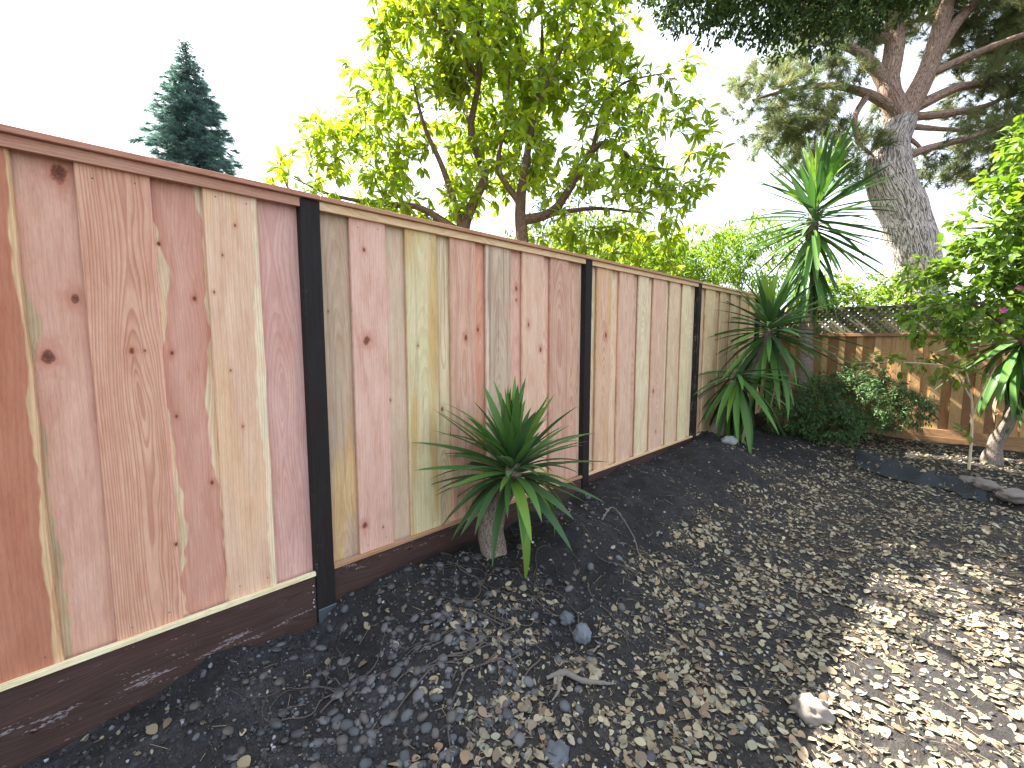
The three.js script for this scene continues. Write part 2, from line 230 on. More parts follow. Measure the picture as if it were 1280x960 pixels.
// ---------------------------------------------------------------- new redwood fence
const POSTS = [-1.493, 0.947, 3.387, 5.827, 8.267, 9.44];
const fence = thing('redwood_fence', 'new pink and tan redwood board fence with black posts and dark kickboards', 'fence');
{
  const cream = [222, 206, 170], wane = [184, 172, 138];
  const wavy = (sd, a, b) => (y) => { const n = N2(y * 1.3 + sd, sd) * 0.6 + N2(y * 4.1 + sd, 2) * 0.3; return [a * Math.max(0, 0.3 + n), b * (0.8 + 0.5 * N2(y * 2.2 + sd, 8))]; };
  // [s0, s1, front?, wood options]
  const B = [
    [-1.44, -1.2, 1, { base: [196, 146, 132] }], [-1.22, -1.0, 0, { base: [204, 160, 142] }], [-1.02, -0.79, 1, { base: [190, 132, 114] }], [-0.81, -0.58, 0, { base: [196, 140, 128] }], [-0.6, -0.33, 1, { base: [198, 148, 130] }], [-0.36, -0.29, 0, { base: [200, 150, 134] }],
    [-0.31, -0.071, 1, { base: [180, 108, 84], con: 0.22, sr: 0.026, sap: [216, 182, 138], eR: wavy(3.7, 0.012, 0.008), d0: 0.16, pith: 3, ring: 0.016, knots: [[0.2, 1.53, 0.006]] }],
    [-0.125, 0.13, 0, { base: [202, 148, 132], sl: 0.058, sap: [186, 170, 134], con: 0.22, eL: wavy(9.1, 0.016, 0.034), knots: [[0.182, 1.758, 0.02], [0.092, 1.536, 0.027], [0.236, 1.317, 0.021], [0.17, 2.221, 0.034]], d0: 0.12, pith: 2.2, ring: 0.014 }],
    [0.085, 0.311, 1, { base: [204, 146, 124], dark: [156, 98, 78], con: 0.75, ring: 0.0095, d0: 0.012, slope: 0.03, pith: 0.63, sr: 0.01, sap: [222, 166, 148], knots: [[0.124, 1.554, 0.014], [0.166, 1.553, 0.008], [0.22, 0.69, 0.012]] }],
    [0.27, 0.53, 0, { base: [198, 138, 124], sl: 0.066, sr: 0.055, sap: cream, eL: wavy(1.3, 0.01, 0.042), eR: wavy(5.3, 0.008, 0.028), con: 0.3, pith: -1.6, knots: [[0.058, 2.003, 0.012], [0.133, 1.916, 0.006], [0.085, 1.819, 0.006], [0.172, 1.781, 0.014], [0.075, 1.541, 0.013], [0.075, 1.26, 0.009], [0.12, 1.398, 0.005], [0.13, 1.05, 0.006], [0.19, 0.93, 0.012]] }],
    [0.492, 0.712, 1, { base: [214, 168, 144], sr: 0.035, sap: [232, 212, 176], con: 0.32, gold: [222, 184, 146], knots: [[0.12, 2.125, 0.009], [0.062, 1.984, 0.008], [0.065, 1.869, 0.006], [0.02, 1.814, 0.008], [0.066, 1.455, 0.008], [0.102, 1.183, 0.008], [0.05, 0.9, 0.005], [0.13, 0.62, 0.006]], eR: wavy(7.7, 0.003, 0.008), d0: 0.1, pith: 2.6 }],
    [0.69, 0.902, 0, { base: [202, 150, 144], con: 0.42, dark: [164, 104, 98], d0: 0.02, slope: 0.05, ring: 0.014, pith: 0.45, knots: [[0.13, 1.25, 0.004], [0.12, 1.0, 0.004], [0.17, 1.5, 0.005], [0.07, 0.77, 0.005]] }],
    [0.992, 1.19, 0, { base: [184, 152, 132], gold: [212, 178, 124], goldLow: 1, con: 0.3, streak: 0.35, knots: [[0.05, 1.752, 0.008], [0.06, 1.3, 0.004]] }],
    [1.165, 1.383, 1, { base: [212, 160, 148], con: 0.3, d0: 0.03, pith: 1.4, knots: [[0.083, 2.102, 0.014], [0.082, 1.594, 0.026], [0.033, 0.51, 0.022], [0.15, 0.46, 0.008]] }],
    [1.36, 1.54, 0, { base: [200, 168, 148], con: 0.3, pith: 2, sap: [210, 190, 160], knots: [[0.042, 1.231, 0.01]] }],
    [1.516, 1.745, 1, { base: [208, 192, 150], alt: [216, 204, 164], dark: [176, 150, 104], gold: [200, 164, 106], con: 0.4, ring: 0.017, streak: 0.25, knots: [[0.075, 1.56, 0.011], [0.13, 1.54, 0.005]] }],
    [1.72, 1.88, 0, { base: [208, 186, 154], dark: [160, 124, 92], con: 0.6, streak: 0.4, knots: [[0.07, 1.13, 0.016], [0.135, 0.951, 0.01]] }],
    [1.853, 2.074, 1, { base: [204, 152, 134], con: 0.5, d0: 0.01, slope: 0.04, ring: 0.02, knots: [[0.128, 1.612, 0.02]] }],
    [2.05, 2.2, 0, { base: [208, 142, 120], con: 0.25, knots: [[0.063, 1.669, 0.016]] }],
    [2.168, 2.418, 1, { base: [190, 158, 138], streak: 0.7, con: 0.4, sl: 0.022, sap: [222, 196, 172] }],
    [2.395, 2.58, 0, { base: [210, 154, 142], con: 0.3, knots: [[0.109, 1.992, 0.018], [0.11, 1.9, 0.012]] }],
    [2.546, 2.79, 1, { base: [214, 168, 148], con: 0.4, pith: -1.2, knots: [[0.07, 1.715, 0.018], [0.215, 1.518, 0.018]] }], [2.77, 2.9, 0, { base: [216, 166, 150], con: 0.3 }],
    [2.882, 3.12, 1, { base: [198, 148, 132], con: 0.6, dark: [152, 100, 80], ring: 0.016 }], [3.09, 3.345, 0, { base: [204, 154, 136], con: 0.6, dark: [150, 98, 78], sr: 0.05, sap: [220, 192, 164] }],
    [3.43, 3.58, 0, { base: [206, 176, 146] }], [3.556, 3.8, 1, { base: [212, 164, 138], con: 0.55, gold: [214, 174, 128], knots: [[0.16, 1.636, 0.026]] }], [3.78, 3.955, 0, { base: [216, 178, 152], con: 0.4 }], [3.945, 4.21, 1, { base: [212, 166, 146], con: 0.4 }], [4.19, 4.36, 0, { base: [204, 156, 138] }], [4.322, 4.52, 1, { base: [214, 190, 160], con: 0.4 }], [4.5, 4.66, 0, { base: [218, 186, 158], con: 0.4 }], [4.64, 4.94, 1, { base: [212, 166, 146], con: 0.4, knots: [[0.06, 1.013, 0.022], [0.15, 0.54, 0.016]] }], [4.92, 5.06, 0, { base: [218, 190, 164] }], [5.041, 5.28, 1, { base: [212, 176, 148], con: 0.3 }], [5.26, 5.4, 0, { base: [214, 172, 148], con: 0.3 }], [5.382, 5.6, 1, { base: [216, 194, 156], con: 0.4 }], [5.58, 5.785, 0, { base: [216, 186, 152], con: 0.4 }],
    [5.87, 6.1, 0, { base: [206, 164, 130] }], [6.09, 6.391, 1, { base: [212, 176, 138] }], [6.37, 6.62, 0, { base: [206, 166, 130] }], [6.6, 6.81, 1, { base: [214, 178, 140] }], [6.79, 7.03, 0, { base: [206, 164, 128] }], [7.01, 7.22, 1, { base: [212, 176, 138] }], [7.2, 7.45, 0, { base: [206, 164, 128] }], [7.43, 7.64, 1, { base: [214, 180, 142] }], [7.62, 7.86, 0, { base: [206, 164, 128] }], [7.84, 8.05, 1, { base: [212, 176, 138] }], [8.03, 8.225, 0, { base: [204, 162, 126] }],
    [8.31, 8.53, 1, { base: [210, 174, 136] }], [8.51, 8.75, 0, { base: [204, 162, 126] }], [8.73, 8.95, 1, { base: [212, 176, 138] }], [8.93, 9.17, 0, { base: [204, 162, 126] }], [9.15, 9.395, 1, { base: [210, 172, 134] }],
  ];
  const shared = new Map(), nailGeo = new THREE.SphereGeometry(0.0032, 8, 4), nailMat = std({ color: rgb(0.2, 0.18, 0.17), metalness: 0.6, roughness: 0.5 });
  B.forEach(([s0, s1, front, o], i) => {
    if (!front && !o.eL && !o.eR) { s0 -= 0.018; s1 += 0.018; o = { ...o, knots: (o.knots || []).map(([a, b, r]) => [a + 0.018, b, r]) }; }
    const w = s1 - s0, hero = s0 > -0.4 && s0 < 5.8; let mat;
    const H = 1.955 + (front ? 0 : 0.01), y0 = 0.328;
    if (hero) mat = woodMaterial({ seed: i + 1, ...o, w, knots: (o.knots || []).map(([a, b, r]) => [a, b - 0.3, r]), ownBump: s0 < 0.9, tw: s0 < 0.9 ? 320 : 224, th: s0 < 0.9 ? 1536 : 1024 });
    else { const k = i % 4 + (s0 > 0 ? 4 : 0); if (!shared.has(k)) shared.set(k, woodMaterial({ seed: 60 + k, base: o.base, con: 0.45, knots: [[0.1, 0.5 + 0.3 * k, 0.012]], sr: k % 2 ? 0.03 : 0, tw: 192, th: 768 })); mat = shared.get(k); }
    const rows = o.eL || o.eR ? 26 : 2, m = part('board', boardGeo(w, H, 0.017, o.eL, o.eR, rows, 0.028), mat, fence);
    m.position.set(front ? 0.0 : -0.028, y0, -s0); m.rotation.y = (front ? 1 : 0.4) * 0.006 * Math.sin(i * 2.7);
    if (front && s0 > -0.4 && s0 < 3.4) for (const [a, y] of [[0.22, 1.9], [0.78, 1.9], [0.22, 0.06], [0.78, 0.06]]) part('nail', nailGeo, nailMat, m).position.set(0.0172, y + 0.01 * Math.sin(i * 5 + a * 9), -w * a);
  });
  const postMat = woodMaterial({ seed: 81, base: [37, 33, 33], dark: [24, 21, 22], alt: [44, 40, 40], con: 0.5, tw: 128, th: 768, knots: [[0.1, 0.8, 0.012], [0.16, 1.5, 0.01]], bump: 0.002, rough: 0.7, scuff: 1.42 });
  const kickMats = [0, 1, 2].map((k) => woodMaterial({ seed: 84 + k, base: [70, 52, 48], dark: [44, 32, 31], alt: [82, 61, 56], con: 0.6, tw: 256, th: 1024, knots: [[0.1, 0.9, 0.012]], bump: 0.0015, scuff: k === 0 ? 1.22 : 1.5, rough: 0.72 }));
  const redTrim = woodMaterial({ seed: 90, base: [182, 128, 110], con: 0.4, tw: 128, th: 768 }), paleTrim = woodMaterial({ seed: 91, base: [214, 178, 138], alt: [222, 190, 150], con: 0.35, tw: 128, th: 768 }), creamTrim = woodMaterial({ seed: 92, base: [224, 206, 168], con: 0.25, tw: 128, th: 768, knots: [[0.12, 0.6, 0.006]] });
  const redCap = woodMaterial({ seed: 93, base: [178, 118, 100], con: 0.4, tw: 128, th: 768, knots: [[0.1, 0.7, 0.012], [0.15, 1.3, 0.01]] }), tanCap = woodMaterial({ seed: 94, base: [176, 124, 94], con: 0.4, tw: 128, th: 768 });
  const steel = std({ color: rgb(0.2, 0.24, 0.28), metalness: 0.85, roughness: 0.45 }), screwMat = std({ color: rgb(0.7, 0.7, 0.7), metalness: 0.6, roughness: 0.4 });
  const screwGeo = new THREE.CylinderGeometry(0.0042, 0.0046, 0.003, 10); screwGeo.rotateZ(Math.PI / 2);
  POSTS.forEach((s, i) => {
    const p = part('post', plank(0.11, 2.62, 0.098, 0.004, i), postMat, fence); p.position.set(-0.012, 0.996, -s); p.rotation.y = Math.PI; 
    if (i === 1) { const br = part('post_bracket', plank(0.012, 0.085, 0.1, 0.002), steel, p); br.position.set(-0.0555, -0.915, 0.002); }
    if (i === POSTS.length - 1) return;
    const e = POSTS[i + 1], a = s + 0.0505, b = e - 0.0505, len = b - a, mid = -(a + b) / 2;
    const kick = part('kickboard', plank(0.03, 0.37, len, 0.003, i), kickMats[i === 1 ? 1 : i === 0 ? 0 : 2], fence); kick.position.set(0.014, 0.133, mid);
    if (i === 0) [0.235, 0.2, 0.155, 0.14, 0.115].forEach((y, k) => { const c = part('screw', screwGeo, screwMat, kick); c.position.set(0.0165, y - 0.133 + 0.03, -(b - 0.014 - 0.004 * (k % 2)) - mid); });
    const led = part('ledger_strip', plank(0.022, 0.022, len, 0.002, i + 3), i < 1 ? creamTrim : i === 1 ? tanCap : paleTrim, fence); led.position.set(0.0285, 0.3305, mid);
    const tr = part('top_trim', plank(0.02, 0.044, len + (i === 0 ? 0.02 : 0.0), 0.002, i + 7), i === 0 ? redTrim : paleTrim, fence); tr.position.set(0.0295, 2.287, mid);
    const rail = part('back_rail', plank(0.038, 0.088, len, 0.003, i), paleTrim, fence); rail.position.set(-0.04, 2.24, mid);
  });
  const caps = [[-1.55, 0.995, redCap], [0.998, 3.36, tanCap], [3.364, 5.85, tanCap], [5.853, 8.25, paleTrim], [8.253, 9.5, paleTrim]];
  caps.forEach(([a, b, m], i) => { const c = part('cap_board', plank(0.145, 0.024, b - a, 0.003, i), m, fence); c.position.set(-0.012, 2.3215, -(a + b) / 2); if (i === 0) c.rotation.x = 0.0006; });
}

// ---------------------------------------------------------------- older back fence with lattice
{
  const f = thing('lattice_fence', 'older brown board and batten fence topped with grey diagonal lattice', 'fence', [0, 0, -9.5]);
  const wm = [[156, 108, 66], [172, 122, 74], [140, 97, 62], [186, 138, 88]].map((b, k) => woodMaterial({ seed: 110 + k, base: b, con: 0.5, streak: 0.5, tw: 128, th: 512, knots: [[0.12, 0.6 + 0.3 * k, 0.012]] }));
  const greyM = woodMaterial({ seed: 120, base: [84, 75, 63], con: 0.4, streak: 0.5, tw: 128, th: 512 }), greyL = woodMaterial({ seed: 125, base: [116, 104, 88], con: 0.4, streak: 0.5, tw: 128, th: 512 }), bat = woodMaterial({ seed: 121, base: [180, 138, 92], con: 0.35, tw: 128, th: 512 }), kick = woodMaterial({ seed: 122, base: [158, 114, 80], con: 0.5, tw: 128, th: 512 });
  const R = rng(31);
  for (let x = 0.04, i = 0; x < 6.2; x += 0.243, i++) {
    const b = part('board', plank(0.2, 1.45, 0.018, 0.002, i), wm[Math.floor(R() * 4)], f); b.position.set(x + 0.12, 0.945, -0.012); 
    const t = part('batten', plank(i > 6 ? 0.13 : 0.085, 1.45, 0.018, 0.002, i), R() < 0.6 ? bat : wm[3], f); t.position.set(x, 0.945 + 0.004 * R(), 0.0065);
  }
  for (const [y, h, zz] of [[0.165, 0.11, 0.02], [0.055, 0.1, 0.03]]) { const k = part('kickboard', plank(6.3, h, 0.034, 0.003, y), kick, f); k.position.set(3.12, y, zz); }
  const rl = part('mid_rail', plank(6.3, 0.05, 0.05, 0.003), wm[0], f); rl.position.set(3.12, 1.677, 0.022);
  const tp = part('top_rail', plank(6.3, 0.04, 0.075, 0.003), greyM, f); tp.position.set(3.12, 2.125, 0);
  const sl = plank(0.038, 0.585, 0.007, 0.001);
  for (let x = 0.2, i = 0; x < 6; x += 0.09, i++) for (const s of [-1, 1]) { const m = part('lattice_slat', sl, s > 0 && i % 3 ? greyL : greyM, f); m.position.set(x + (s > 0 ? 0.02 : 0), 1.902, s * 0.0045); m.rotation.z = s * 0.785; }
  for (const x of [0.06, 2.5, 4.94]) { const p = part('post', plank(0.09, 2.45, 0.09, 0.003, x), greyM, f); p.position.set(x, 0.9, -0.07); }
}

// ---------------------------------------------------------------- bark
function barkMaterial(o) {
  const w = 256, h = 512, hg = new Float32Array(w * h), sd = o.seed * 7.7, fu = o.fu || 5, fv = o.fv || 4;
  const f = (i, j, a, b) => { const t = i / w * 6.2832, s = j / h * 6.2832; return N3(Math.cos(t) * a + sd, Math.sin(t) * a, Math.cos(s) * b * 0.5 + sd) * 0.5 + N3(Math.cos(t) * a - sd, Math.sin(t) * a + Math.sin(s) * b * 0.35, sd + Math.sin(s) * b * 0.5) * 0.5; };
  const map = dataTex(w, h, (i, j, c) => {
    const r = 1 - Math.abs(f(i, j, fu, fv)) * 2.6, p = f(i, j, fu * 3, fv * 3), q = f(i, j, fu * 9, fv * 7), groove = sstep(0.55, 0.98, r); hg[j * w + i] = 190 - 130 * groove + 40 * p + 30 * q;
    for (let k = 0; k < 3; k++) c[k] = lerp(o.base[k], o.dark[k], groove * 0.85) * (1 + 0.25 * p + 0.2 * q);
  });
  return std({ map, bumpMap: dataTex(w, h, (i, j, c) => { c[0] = c[1] = c[2] = hg[j * w + i]; }, false), bumpScale: o.bump || 0.02, roughness: 0.92 });
}
const greyBark = barkMaterial({ seed: 1, base: [108, 88, 70], dark: [58, 46, 38], bump: 0.01 });
const pineBark = barkMaterial({ seed: 2, base: [192, 180, 170], dark: [90, 76, 68], bump: 0.07, fu: 5, fv: 2.5 });
const pineLimb = barkMaterial({ seed: 3, base: [156, 130, 112], dark: [104, 78, 62], bump: 0.02, fu: 3, fv: 3 });
const yuccaBark = barkMaterial({ seed: 4, base: [138, 124, 112], dark: [88, 76, 68], bump: 0.012, fu: 6, fv: 9 });
for (const [m, a, b] of [[greyBark, 1.6, 0.9], [pineBark, 0.5, 0.45], [pineLimb, 1, 0.6], [yuccaBark, 1.6, 0.9]]) { m.map.repeat.set(a, b); m.bumpMap.repeat.set(a, b); }

// ---------------------------------------------------------------- yuccas
const blades = [0.05, 0.25, 0.5, 0.85, 1.3].map((c) => leafGeo(1, 0.105, c, 0.3, 9, 0.4, 0.45));
const yGreen = [[0.06, 0.15, 0.026], [0.085, 0.2, 0.03], [0.045, 0.11, 0.03], [0.13, 0.25, 0.022]].map((c) => leafMat(rgb(...c), 0.3, 0.55, 0.33));
const yDry = leafMat(rgb(0.3, 0.23, 0.13), 0.2, 0.1, 0.6);
const yYoung = leafMat(rgb(0.2, 0.32, 0.035), 0.45, 0.4, 0.35);
function yuccaHead(t, c, o) {
  const R = rng(o.seed), n = o.n;
  for (let i = 0; i < n; i++) {
    const k = i / n, elev = lerp(o.hi ?? 1.45, o.lo ?? -0.6, Math.pow(k, o.pow ?? 0.8)) + (R() - 0.5) * (o.wild ?? 0.4), yaw = i * 2.39996 + (R() - 0.5) * 0.8;
    const L = o.L * lerp(0.72, 1, Math.sin(Math.min(1, k * 2.2) * 1.57)) * (0.7 + 0.5 * R());
    const bi = clamp(Math.floor(lerp(0, o.bend ?? 2.4, k) + R() * 1.6), 0, 4);
    const m = part('leaf', blades[bi], k > (o.dry ?? 2) && R() < 0.5 ? yDry : k < 0.12 && o.young ? yYoung : yGreen[Math.floor(R() * 3.4)], t);
    const q = YX(yaw, elev, (R() - 0.5) * 0.5), out = V3(0, 0, 1).applyQuaternion(q); out.y = 0;
    m.quaternion.copy(q); m.scale.set(L * (o.wide || 1), L, L);
    m.position.set(c[0], c[1] + (0.5 - k) * (o.stack ?? 0.16), c[2]).addScaledVector(out, 0.03);
  }
}
{
  let t = thing('small_yucca', 'squat spiky green yucca with a thick grey stump trunk against the pink fence', 'yucca', [0.36, 0.25, -1.98]);
  part('trunk', tube([V3(-0.03, -0.12, 0.03), V3(-0.05, 0.12, 0.04), V3(-0.02, 0.26, 0.02), V3(0.05, 0.42, -0.04), V3(0.07, 0.56, -0.06)], [0.088, 0.082, 0.074, 0.062, 0.045], 18, 26, 0.1, 9), yuccaBark, t);
  yuccaHead(t, [0.06, 0.5, -0.05], { seed: 3, n: 150, L: 0.56, hi: 1.5, lo: -0.25, pow: 1.15, bend: 1.9, stack: 0.14, wide: 0.95, wild: 0.8 });
  t = thing('drooping_yucca', 'bushy yucca with a skirt of drooping leaves beside the far black fence posts', 'yucca', [0.2, 0.2, -6.2]);
  part('trunk', tube([V3(-0.05, -0.1, 0.02), V3(0.0, 0.2, 0), V3(0.12, 0.55, -0.2), V3(0.3, 1.0, -0.45), V3(0.4, 1.5, -0.6)], [0.13, 0.1, 0.085, 0.08, 0.06], 14, 26, 0.12, 9), yuccaBark, t);
  yuccaHead(t, [0.4, 1.5, -0.6], { seed: 8, n: 140, L: 0.98, hi: 1.5, lo: -1.25, pow: 0.85, bend: 1.6, stack: 0.42, dry: 0.94, young: 1, wide: 0.68 });
  part('branch', tube([V3(0.0, 0.2, 0), V3(0.1, 0.5, 0.02), V3(0.16, 0.86, -0.02)], [0.08, 0.06, 0.05], 10, 12, 0.1, 9), yuccaBark, t);
  yuccaHead(t, [0.18, 0.82, -0.1], { seed: 9, n: 80, L: 0.88, hi: 0.4, lo: -1.35, pow: 0.6, bend: 2.8, stack: 0.3, dry: 0.8, wide: 0.8 });
  t = thing('tall_yucca', 'tall yucca with a large spiky sunlit crown rising above the fence corner', 'yucca', [0.58, 0.0, -8.8]);
  part('trunk', tube([V3(0.05, -0.1, 0), V3(0.08, 0.9, 0.05), V3(0.02, 2.0, 0), V3(0.03, 3.1, 0.03), V3(0.05, 3.95, 0.04)], [0.14, 0.11, 0.1, 0.09, 0.06], 14, 30, 0.1, 9), yuccaBark, t);
  yuccaHead(t, [0.05, 3.62, 0.05], { seed: 14, n: 120, L: 1.2, hi: 1.5, lo: -0.75, pow: 0.95, bend: 0.2, stack: 0.75, young: 1, wide: 0.66 });
  yuccaHead(t, [0.03, 2.75, 0.02], { seed: 15, n: 70, L: 0.95, hi: -0.7, lo: -1.5, pow: 1, bend: 1.2, stack: 0.7, dry: 0.55, wide: 0.75 });
  t = thing('leaning_yucca', 'leaning yucca with a bare pale trunk and hanging sunlit leaves by the brown lattice fence', 'yucca', [2.86, 0.0, -8.42]);
  part('trunk', tube([V3(-0.02, -0.1, 0.02), V3(0.0, 0.25, 0), V3(0.1, 0.6, -0.02), V3(0.16, 1.1, -0.05), V3(0.16, 1.7, -0.05)], [0.13, 0.075, 0.066, 0.06, 0.05], 14, 26, 0.1, 9), yuccaBark, t);
  yuccaHead(t, [0.12, 1.55, 0.0], { seed: 21, n: 110, L: 0.86, hi: 1.4, lo: -1.4, pow: 0.7, bend: 2.2, stack: 0.5, dry: 0.85, wide: 0.85 });
  part('branch', tube([V3(0.1, 0.6, -0.02), V3(0.2, 1.5, -0.2), V3(0.08, 2.6, -0.35), V3(0.02, 3.1, -0.4)], [0.07, 0.07, 0.06, 0.05], 10, 20, 0.1, 9), yuccaBark, t);
  yuccaHead(t, [0.02, 3.0, -0.4], { seed: 22, n: 50, L: 0.8, hi: 1.5, lo: -0.5, pow: 0.9, bend: 0.8, stack: 0.4, wide: 0.95 });
}

// ---------------------------------------------------------------- broadleaf crowns
// blobs [x, y, z, r]; points fill the blobs, thinner at their core; limbs feed twigs to the points
function fill(blobs, n, R, shell = 0.5, ok) {
  const vol = blobs.map((b) => (b[5] || 1) * b[3] ** 2.6), tot = vol.reduce((a, b) => a + b, 0), out = [];
  blobs.forEach((b, k) => {
    const m = Math.round(n * vol[k] / tot);
    for (let i = 0, tries = 0; i < m && tries < m * 8; tries++) {
      const d = V3(R() * 2 - 1, R() * 2 - 1, R() * 2 - 1); if (d.lengthSq() > 1 || d.lengthSq() < 0.01) continue;
      const r = Math.pow(d.length(), shell); d.normalize(); const e = 1 + 0.28 * N3(d.x * 2.2 + b[0], d.y * 2.2 + b[1], d.z * 2.2 + b[2]);
      const p = V3(b[0] + d.x * r * b[3] * e, b[1] + d.y * r * b[3] * e * (b[4] || 0.85), b[2] + d.z * r * b[3] * e);
      if (ok && !ok(p)) continue; out.push(p); i++;
    }
  });
  return out;
}
function twigs(nodes, tips, R, r0 = 0.012, sides = 4, seg = 3) {
  const geos = [], pool = nodes.slice(), rest = tips.map((p) => { let d = 1e9; for (const q of pool) d = Math.min(d, q.distanceToSquared(p)); return [d, p]; }).sort((a, b) => a[0] - b[0]), dirs = new Map();
  for (const [, p] of rest) {
    let best = pool[0], bd = 1e9; for (const q of pool) { const d = q.distanceToSquared(p); if (d < bd) { bd = d; best = q; } }
    const L = Math.sqrt(bd) || 0.01, mid = best.clone().lerp(p, 0.5).add(V3((R() - 0.5) * 0.2 * L, 0.02 * L - 0.1 * L * R(), (R() - 0.5) * 0.2 * L));
    geos.push(tube([best, mid, p], [r0 * clamp(L * 1.2, 0.35, 1.3), r0 * 0.3], sides, seg)); pool.push(mid, p);
    dirs.set(p, p.clone().sub(mid).normalize());
  }
  return { geo: mergeGeometries(geos), dirs };
}
function limb(pts, rads, nodes, sides = 10, seg = 16, rough = 0.08) {
  const P = pts.map((p) => V3(...p)), c = new THREE.CatmullRomCurve3(P, false, 'centripetal'); for (let i = 3; i <= 16; i++) nodes.push(c.getPoint(i / 16));
  return tube(P, rads, sides, seg, rough, 7);
}
// rosettes or scattered leaves at points; the `solo` largest in view become meshes of their own
const EYE = camera.position;
function leaves(t, pts, dirs, o) {
  const R = rng(o.seed), all = [], q = new THREE.Quaternion();
  for (const p of pts) {
    const ax = dirs?.get(p) || V3(R() - 0.5, R() * 0.8, R() - 0.5).normalize(), base = aimZ(ax), n = o.per[0] + Math.floor(R() * (o.per[1] - o.per[0] + 1)), tint = N3(p.x * 1.1, p.y * 1.1, p.z * 1.1), a0 = R() * 6.28;
    for (let i = 0; i < n; i++) {
      const yaw = a0 + i * 2.4 + (R() - 0.5) * 0.5, open = o.open[0] + R() * (o.open[1] - o.open[0]), d = V3(Math.sin(open) * Math.cos(yaw), Math.sin(open) * Math.sin(yaw), Math.cos(open)).applyQuaternion(base); d.y -= o.droop || 0; d.normalize();
      const s = o.size[0] + R() * (o.size[1] - o.size[0]); q.copy(aimZ(d, (R() - 0.5) * (o.roll ?? 1.6)));
      const pos = p.clone().addScaledVector(d, 0.1 * s).add(V3(R() - 0.5, R() - 0.5, R() - 0.5).multiplyScalar(o.jit || 0)), v = 0.75 + 0.5 * R() + 0.18 * tint, yl = o.yellow * R();
      all.push({ m: new THREE.Matrix4().compose(pos, q, V3(s, s, s)), pos, q: q.clone(), s, c: rgb(v * (1 + yl), v * (1 + 0.35 * yl), v * (1 - 0.4 * yl)) });
    }
  }
  if (o.solo) {
    const cf = V3(-0.70105, -0.09906, -0.70621), rt = V3(0.7097, 0, -0.7045), upv = V3().crossVectors(rt, cf);
    const seen = all.filter((l) => { const d = l.pos.clone().sub(EYE), z = d.dot(cf); return z > 0 && Math.abs(d.dot(rt) / z) < 1.12 && Math.abs(d.dot(upv) / z) < 0.84; });
    seen.sort((a, b) => b.s / b.pos.distanceTo(EYE) - a.s / a.pos.distanceTo(EYE));
    const pick = new Set(seen.slice(0, o.solo)), mats = [[0.85, 0.9, 0.9], [1, 1, 1], [1.2, 1.08, 0.85], [1.4, 1.15, 0.75]].map((k) => { const m = o.mat.clone(); m.color.multiply(rgb(...k)); return m; });
    let i = 0; for (const l of pick) { const m = part('leaf', o.geo[i % o.geo.length], mats[(i * 7) % 4], t); m.position.copy(l.pos); m.quaternion.copy(l.q); m.scale.setScalar(l.s); i++; }
    for (let k = all.length - 1; k >= 0; k--) if (pick.has(all[k])) all.splice(k, 1);
  }
  o.geo.forEach((g, k) => { const sel = all.filter((_, i) => i % o.geo.length === k); instanced('crown', g, o.mat, sel.map((l) => l.m), sel.map((l) => l.c), t); });
}
const bigLeaf = [leafGeo(1, 0.3, 0.35, 0.3, 5, 0.55), leafGeo(1, 0.33, 0.8, 0.2, 5, 0.55), leafGeo(1, 0.28, 0.05, 0.45, 5, 0.5)];
const smallLeaf = [leafGeo(1, 0.5, 0.3, 0.25, 3, 0.45), leafGeo(1, 0.45, 0.7, 0.25, 3, 0.45)];
const slimLeaf = [leafGeo(1, 0.2, 0.5, 0.2, 4, 0.35), leafGeo(1, 0.24, 0.9, 0.2, 4, 0.35)];
